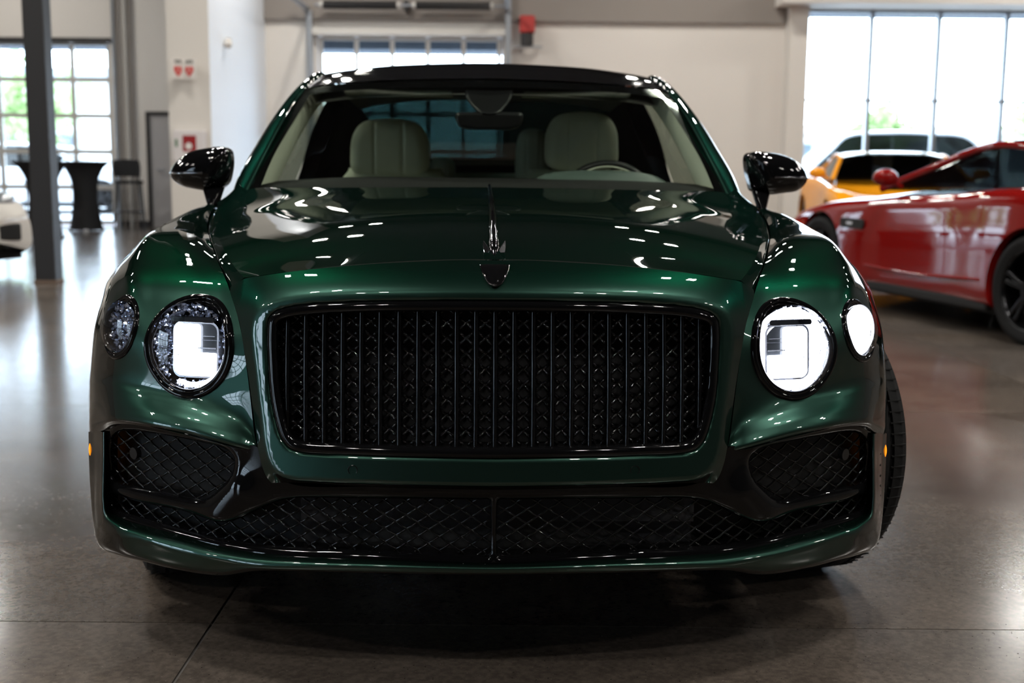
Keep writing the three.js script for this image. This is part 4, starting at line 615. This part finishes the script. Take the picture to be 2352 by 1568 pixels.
// ceiling lamps in pairs
{
  const frameG = box(0.27, 0.09, 0.27, 0, 0.045, 0, 0.01), faceG = slab(-0.11, 0.11, -0.004, 0.0, -0.11, 0.11), glow = std(lin(0.9, 0.9, 0.88), 0.5, 0, { emissive: lin(1, 0.97, 0.9), emissiveIntensity: LAMP_GLOW });
  let first = null;
  for (let z = -17.5; z < 5; z += 3.9) for (const x of [-8.4, -2.9, 2.6, 8.1]) for (const s of [-0.32, 0.32]) {
    let o; if (!first) { o = first = thing('ceiling_light', 'small square white lamp hung under the dark showroom ceiling', 'lamp', [0, 0, 0], 0, 'ceiling lamps'); part('housing', frameG, M.wall, o); part('diffuser', faceG, glow, o); part('hanger', [rod([0, 0.07, 0], [0, YC - 5.7, 0], 0.012, 6)], M.steel, o); }
    else { o = first.clone(); o.name = numbered('ceiling_light'); scene.add(o); }
    o.position.set(x + s, 5.7, z);
    const l = new THREE.RectAreaLight(lin(1, 0.955, 0.88), LAMP_INTENSITY, 0.22, 0.22); l.position.set(x + s, 5.69, z); l.rotation.x = -Math.PI / 2; l.name = 'panel_light'; scene.add(l);
  }
}
// ---------------------------------------------------------------- other cars
const wheelCache = {};
function roadWheel(parent, x, r, z, side, mat) {
  const w = 0.24;
  if (!wheelCache[r]) {
    const t = new THREE.LatheGeometry([[r * 0.72, -w * 0.42], [r * 0.86, -w * 0.5], [r * 0.96, -w * 0.46], [r, -w * 0.36], [r, w * 0.36], [r * 0.96, w * 0.46], [r * 0.86, w * 0.5], [r * 0.72, w * 0.42]].map((p) => new THREE.Vector2(...p)), 48); t.rotateZ(-Math.PI / 2);
    const l = [], b = new THREE.LatheGeometry([[r * 0.7, -w * 0.4], [r * 0.66, w * 0.3], [r * 0.71, w * 0.43], [r * 0.74, w * 0.44]].map((p) => new THREE.Vector2(...p)), 40); b.rotateZ(-Math.PI / 2); l.push(b);
    for (let k = 0; k < 5; k++) for (const d of [-0.13, 0.13]) { const g = box(0.03, r * 0.62, r * 0.1, w * 0.36, r * 0.36, 0, 0.01); g.rotateX(k / 5 * Math.PI * 2 + d); l.push(g); }
    const hub = new THREE.CylinderGeometry(r * 0.16, r * 0.18, 0.04, 20); hub.rotateZ(Math.PI / 2); hub.translate(w * 0.36, 0, 0); l.push(hub); const disc = new THREE.CylinderGeometry(r * 0.5, r * 0.5, 0.02, 30); disc.rotateZ(Math.PI / 2); l.push(disc);
    wheelCache[r] = [t, merged(l)];
  }
  const o = part('wheel', wheelCache[r][1], mat, parent); o.position.set(x, r, z); if (side < 0) o.rotation.y = Math.PI; part('tyre', wheelCache[r][0], M.rubber, o);
}
// front towards +z; c gives sizes in metres
function otherCar(name, label, pos, turn, c) {
  const o = thing(name, label, 'car', pos, turn, c.group), paint = c.paint, hw = c.w / 2, L = c.l, zf = L / 2, zr = -L / 2, fa = zf - c.front, ra = fa - c.base, R0 = c.r;
  const rows = c.body.map(([t, wf, low, belt, top]) => { const z = lerp(zf, zr, t), w = hw * wf; return [[w * 0.9, low, z], [w * 0.985, low + 0.05, z], [w, lerp(low, belt, 0.42), z], [w * 0.985, lerp(low, belt, 0.75), z], [w * 0.95, belt - 0.02, z], [w * 0.87, belt + 0.015, z], [w * 0.55, lerp(belt, top, 0.75), z], [0, top, z]]; });
  const archF = (x, y, z) => (x < hw * 0.55 ? -1 : Math.max((R0 + 0.045) - Math.hypot(y - R0, z - fa), (R0 + 0.045) - Math.hypot(y - R0, z - ra)));
  const half = clip(patch(rows, 40, 90, [1, 0.4, 0]), archF), flangeG = flange(half.segs, [-0.06, 0, 0]);
  part('body', merged([half.geo, mirrorX(half.geo), flangeG, mirrorX(flangeG)]), paint, o);
  const nose = rows[0], tail = rows[rows.length - 1], capOf = (r, s) => patch([r, r.map((p) => [p[0] * 0.55, lerp(p[1], 0.45, 0.3), p[2] + s * 0.05]), r.map((p) => [p[0] * 0.02, lerp(p[1], 0.45, 0.6), p[2] + s * 0.07])], 20, 8, [0, 0, s]);
  { const a = capOf(nose, 1), b = capOf(tail, -1); part('end_panels', merged([a, mirrorX(a), b, mirrorX(b)]), paint, o); }
  // cabin
  const [A, B, C, D] = c.cabin, wb = hw * c.wb, wr = hw * c.wr, ptsW = [[A[0], A[1]], [lerp(A[0], B[0], 0.5), lerp(A[1], B[1], 0.55)], B];
  const Z = (t) => lerp(zf, zr, t), edge = (q, w) => [w, q[1], Z(q[0])];
  const roofLine = [B, [lerp(B[0], C[0], 0.35), c.h], [lerp(B[0], C[0], 0.7), c.h - 0.012], C];
  part('roof', (() => { const g = patch(roofLine.map((q) => [[0, q[1], Z(q[0])], [wr * 0.5, q[1] - 0.008, Z(q[0])], [wr * 0.88, q[1] - 0.03, Z(q[0])], [wr, q[1] - 0.06, Z(q[0])]]), 14, 20, [0, 1, 0]); return merged([g, mirrorX(g)]); })(), c.roof ?? paint, o);
  const scr = (q0, q1, s) => { const g = patch([0, 0.5, 1].map((t) => { const y = lerp(q0[1], q1[1], t) + 0.03 * t * (1 - t) * 4 * 0.6, z = Z(lerp(q0[0], q1[0], t)), w = lerp(wb * 0.93, wr * 0.95, t); return [[0, y + 0.012, z + s * 0.05 * (1 - t * 0.6)], [w * 0.6, y + 0.005, z + s * 0.03], [w, y - 0.045 * t, z - s * 0.03 * (1 - t)]]; }), 14, 10, [0, 1, s]); return merged([g, mirrorX(g)]); };
  part('windscreen', scr(A, B, 1), c.glass ?? M.carGlass, o); part('rear_glass', scr(D, C, -1), c.glass ?? M.carGlass, o);
  const beltPts = [A, [lerp(A[0], D[0], 0.33), lerp(A[1], D[1], 0.33) + 0.005], [lerp(A[0], D[0], 0.66), lerp(A[1], D[1], 0.66)], D].map((q) => edge([q[0], q[1] - 0.01], wb)), topPts = [A, B, C, D].map((q, i) => edge([q[0], q[1] - (i === 1 || i === 2 ? 0.06 : 0)], i === 1 || i === 2 ? wr : wb));
  const railC = curve([topPts[0], lerp3(topPts[0], topPts[1], 0.55), topPts[1], edge([roofLine[1][0], roofLine[1][1] - 0.06], wr), edge([roofLine[2][0], roofLine[2][1] - 0.06], wr), topPts[2], lerp3(topPts[2], topPts[3], 0.55), topPts[3]]);
  const rail = railC.getPoints(24).map((p) => p.toArray()), bl = curve(beltPts).getPoints(24).map((p) => p.toArray());
  for (const s of [1, -1]) { const g = patch([bl, rail], 24, 4, [1, 0.3, 0]); part('side_window', s < 0 ? mirrorX(g) : g, M.carGlass, o); const q = new THREE.TubeGeometry(new THREE.CatmullRomCurve3(rail.map((p) => new THREE.Vector3(...p))), 40, 0.028, 8); part('roof_rail', s < 0 ? mirrorX(q) : q, paint, o); }
  for (const s of [1, -1]) { const m = new THREE.SphereGeometry(1, 16, 12); m.scale(0.1, 0.065, 0.06); m.translate(s * (wb + 0.14), A[1] + 0.09, Z(A[0] + 0.06)); part('door_mirror', merged([m, rod([s * wb, A[1] + 0.02, Z(A[0] + 0.06)], [s * (wb + 0.1), A[1] + 0.07, Z(A[0] + 0.06)], 0.018)]), c.mirror ?? paint, o); }
  part('cabin_floor', [slab(-wb * 0.9, wb * 0.9, 0.25, A[1] - 0.12, Z(A[0]) - 0.2, Z(D[0]) + 0.1), slab(-hw * 0.85, hw * 0.85, 0.14, 0.22, zf - 0.25, zr + 0.25)], M.matte, o);
  for (const s of [1, -1]) { part('seat', box(0.46, 0.6, 0.16, s * 0.35, A[1] + 0.02, Z(lerp(A[0], D[0], 0.55)), 0.06), M.dash, o); roadWheel(o, s * (hw - 0.13), R0, fa, s, c.rim ?? M.wheel); roadWheel(o, s * (hw - 0.13), R0, ra, s, c.rim ?? M.wheel); }
  for (const s of [1, -1]) { const g = new THREE.SphereGeometry(1, 20, 12); g.scale(0.15, 0.085, 0.12); g.translate(s * hw * 0.66, c.lampY, zf - c.lampZ); part('head_lamp', g, c.lamp ?? M.lampGlass, o); const t = box(0.3, 0.09, 0.04, s * hw * 0.62, c.lampY + 0.12, zr - 0.03, 0.02); part('tail_lamp', t, M.tail, o); }
  part('grille', box(hw * 1.1, 0.16, 0.05, 0, c.grilleY, zf + 0.035, 0.02), M.matte, o);
  for (const s of [1, -1]) part('sill', box(0.06, 0.07, c.base - 2.4 * R0, s * hw * 0.93, 0.2, (fa + ra) / 2, 0.02), c.sill ?? M.matte, o);
  return { o, Z, hw, fa, ra };
}
M.carGlass = new THREE.MeshPhysicalMaterial({ color: lin(0.1, 0.12, 0.12), roughness: 0, transmission: 1, thickness: 0, ior: 1.5, side: THREE.DoubleSide });
M.lampGlass = std(lin(0.5, 0.52, 0.55), 0.1, 0.6); M.tail = std(lin(0.3, 0.01, 0.01), 0.2);
const carPaint = (r, g, b) => std(lin(r, g, b), 0.5, 0, { specularIntensity: 0, clearcoat: 0.8, clearcoatRoughness: 0.03 });
const coupe = { l: 4.47, w: 1.92, h: 1.31, front: 0.92, base: 2.62, r: 0.345, wb: 0.86, wr: 0.63, lampY: 0.62, lampZ: 0.42, grilleY: 0.42,
  body: [[0, 0.72, 0.26, 0.55, 0.6], [0.05, 0.88, 0.2, 0.66, 0.7], [0.13, 0.97, 0.18, 0.74, 0.79], [0.22, 1.0, 0.18, 0.8, 0.86], [0.34, 0.985, 0.18, 0.84, 0.92], [0.42, 0.965, 0.18, 0.87, 0.95], [0.58, 0.96, 0.18, 0.91, 0.96], [0.7, 0.985, 0.18, 0.95, 0.97], [0.8, 1.0, 0.2, 0.95, 0.97], [0.92, 0.96, 0.24, 0.9, 0.95], [1, 0.84, 0.32, 0.8, 0.86]],
  cabin: [[0.37, 0.93], [0.545, 1.27], [0.73, 1.25], [0.93, 0.95]] };
{ // red coupe
  const red = carPaint(0.21, 0.006, 0.005), F0 = [3.44, -10.18], R0 = [4.1, -7.63], th = Math.atan2(F0[0] - R0[0], F0[1] - R0[1]), fa = coupe.l / 2 - coupe.front, ra = fa - coupe.base, mx = (F0[0] + R0[0]) / 2 - Math.sin(th) * (fa + ra) / 2, mz = (F0[1] + R0[1]) / 2 - Math.cos(th) * (fa + ra) / 2;
  const k = otherCar('sports_coupe', 'glossy red sports coupe with black wheels parked in front of the orange car', [mx, 0, mz], th, { ...coupe, paint: red, roof: M.black, mirror: red });
  const vent = extr(rrect(0.17, 0.035, 0.03), 0.012, 0.003); vent.rotateY(Math.PI / 2); vent.translate(k.hw * 0.975, 0.66, k.fa - 0.52); part('side_vent', vent, M.matte, k.o); part('vent_badge', box(0.006, 0.022, 0.09, k.hw * 0.975 + 0.018, 0.66, k.fa - 0.5, 0.002), M.chrome, k.o);
  part('character_line', tube([[k.hw * 0.965, 0.36, k.fa - 0.45], [k.hw * 0.985, 0.34, 0], [k.hw * 0.98, 0.37, k.ra + 0.45]], 0.012, 20, 6), red, k.o);
}
const lowCar = { ...coupe, l: 4.5, w: 1.85, h: 1.29, front: 1.0, base: 2.45, lampY: 0.7, lampZ: 0.3, wr: 0.68, body: [[0, 0.74, 0.24, 0.56, 0.6], [0.05, 0.9, 0.19, 0.68, 0.68], [0.13, 0.97, 0.17, 0.8, 0.76], [0.22, 1.0, 0.17, 0.84, 0.82], [0.34, 0.985, 0.17, 0.87, 0.9], [0.42, 0.97, 0.17, 0.89, 0.95], [0.58, 0.97, 0.17, 0.92, 0.97], [0.7, 1.0, 0.18, 0.94, 0.98], [0.8, 1.03, 0.2, 0.93, 0.97], [0.92, 0.98, 0.24, 0.85, 0.9], [1, 0.86, 0.32, 0.72, 0.78]], cabin: [[0.32, 0.93], [0.47, 1.25], [0.66, 1.23], [0.92, 0.9]] };
otherCar('sports_car', 'white sports car with a black front opening, parked behind the steel column', [-6.97, 0, -11.85], 66 * D2R, { ...lowCar, paint: carPaint(0.68, 0.65, 0.61, 0) });
otherCar('sports_car', 'orange yellow sports car facing the room between red coupe and shop window', [4.62, 0, -14.8], -8 * D2R, { ...lowCar, paint: carPaint(0.85, 0.33, 0.01, 0.1), roof: M.whitePaint = carPaint(0.75, 0.7, 0.6, 0) });
otherCar('sports_car', 'burnt orange sports car partly hidden behind the black door mirror', [0.8, 0, -15.4], 80 * D2R, { ...lowCar, paint: carPaint(0.6, 0.11, 0.03, 0.2), roof: M.black });

// ---------------------------------------------------------------- outside
seed = 99;
M.asphalt = std(lin(0.36, 0.36, 0.37), 0.9); M.leaf = std(lin(0.34, 0.46, 0.2), 0.8, 0, { transmission: 0.3, thickness: 0 }); M.bark = std(lin(0.12, 0.08, 0.05), 0.9); M.build = std(lin(0.6, 0.58, 0.56), 0.9); M.brickRed = std(lin(0.4, 0.16, 0.1), 0.9);
struct('ground', [slab(-90, 90, -0.5, -0.04, ZB - 0.3, -110), slab(-60, XL - 0.3, -0.5, -0.04, ZB - 0.3, ZF + 20), slab(XR + 0.3, 60, -0.5, -0.04, ZB - 0.3, ZF + 20)], M.asphalt);
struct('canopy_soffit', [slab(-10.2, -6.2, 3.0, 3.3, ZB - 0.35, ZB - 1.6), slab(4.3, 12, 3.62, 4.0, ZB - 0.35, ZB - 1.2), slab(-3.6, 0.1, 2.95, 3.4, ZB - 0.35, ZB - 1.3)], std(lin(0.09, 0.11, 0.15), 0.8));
function tree(x, z, h, r, label) {
  const t = thing('tree', label, 'tree', [x, -0.04, z], 0, 'trees across the car park'); part('trunk', rod([0, 0, 0], [0, h * 0.6, 0], 0.16, 10, 0.07), M.bark, t);
  const pos = []; for (let k = 0; k < 1500; k++) { const a = rnd() * 6.283, u = rnd() * 2 - 1, q = Math.cbrt(rnd()) * r * (0.75 + 0.35 * Math.sin(a * 3 + u * 4)), s = Math.sqrt(1 - u * u), c = [Math.cos(a) * s * q, h * 0.68 + u * q * 0.8, Math.sin(a) * s * q]; for (let i = 0; i < 3; i++) pos.push(c[0] + (rnd() - 0.5) * 0.42, c[1] + (rnd() - 0.5) * 0.42, c[2] + (rnd() - 0.5) * 0.42); }
  const g = new THREE.BufferGeometry(); g.setAttribute('position', new THREE.BufferAttribute(new Float32Array(pos), 3)); g.computeVertexNormals(); part('foliage', g, M.leaf, t).userData.kind = 'stuff';
}
tree(12.6, -42, 3.3, 1.35, 'round green tree seen through the shop window'); tree(21, -48, 4.4, 1.6, 'small green tree at the edge of the shop window'); tree(-17.5, -44, 4.4, 2.4, 'green tree behind the lower panes of the glazed door'); tree(-20.5, -33, 5.2, 1.8, 'leafy tree behind the upper panes of the glazed door');
function house(x, z, w, h, d, label, mat, roofMat) {
  const b = thing('building', label, 'building', [x, -0.04, z]); part('wall', slab(-w / 2, w / 2, 0, h, -d, 0), mat, b); part('roof', slab(-w / 2 - 0.4, w / 2 + 0.4, h, h + 0.4, -d - 0.4, 0.5), roofMat, b);
  for (let k = 0; k < Math.floor(w / 3); k++) { const f = part('window', slab(-w / 2 + k * 3 + 0.9, -w / 2 + k * 3 + 2.3, 0.9, 2.4, 0, 0.06), M.alu, b); part('pane', slab(-w / 2 + k * 3 + 1, -w / 2 + k * 3 + 2.2, 1, 2.3, 0.06, 0.08), M.darkPane, f); }
}
M.darkPane = std(lin(0.08, 0.1, 0.12), 0.1);
house(24, -66, 26, 2.9, 8, 'low pale building far beyond the shop window', M.build, M.build); house(-26, -58, 24, 5, 8, 'low white building far beyond the glazed door', M.build, M.alu);
const suv = { l: 4.95, w: 1.98, h: 1.84, front: 0.9, base: 2.95, r: 0.38, wb: 0.9, wr: 0.74, lampY: 0.85, lampZ: 0.25, grilleY: 0.75, body: [[0, 0.86, 0.4, 0.95, 1.0], [0.06, 0.96, 0.32, 1.04, 1.08], [0.2, 1, 0.28, 1.08, 1.14], [0.3, 1, 0.28, 1.1, 1.17], [0.6, 1, 0.28, 1.12, 1.16], [0.85, 1, 0.3, 1.12, 1.16], [0.95, 0.97, 0.36, 1.1, 1.14], [1, 0.93, 0.44, 1.0, 1.05]], cabin: [[0.27, 1.12], [0.4, 1.76], [0.86, 1.76], [0.99, 1.12]] };
otherCar('utility_car', 'silver white SUV parked outside the shop window', [6.9, -0.04, -24.0], -92 * D2R, { ...suv, paint: carPaint(0.6, 0.62, 0.66, 0.1), roof: M.whitePaint, glass: M.darkPane });
otherCar('parked_car', 'pale car parked outside the glazed door', [-10.3, -0.04, -26.5], 90 * D2R, { ...suv, h: 1.5, cabin: [[0.27, 0.98], [0.4, 1.42], [0.78, 1.42], [0.95, 0.98]], body: suv.body.map((q) => [q[0], q[1], q[2] * 0.75, q[3] * 0.86, q[4] * 0.86]), lampY: 0.7, grilleY: 0.55, r: 0.34, paint: carPaint(0.62, 0.63, 0.66, 0.1) });
otherCar('parked_car', 'dark red car parked across the lot', [-15.5, -0.04, -36], 80 * D2R, { ...suv, h: 1.6, cabin: [[0.27, 0.98], [0.4, 1.52], [0.8, 1.52], [0.96, 0.98]], body: suv.body.map((q) => [q[0], q[1], q[2] * 0.75, q[3] * 0.86, q[4] * 0.86]), lampY: 0.7, grilleY: 0.55, r: 0.34, paint: carPaint(0.35, 0.03, 0.03, 0.1) });
renderer.render(scene, camera);
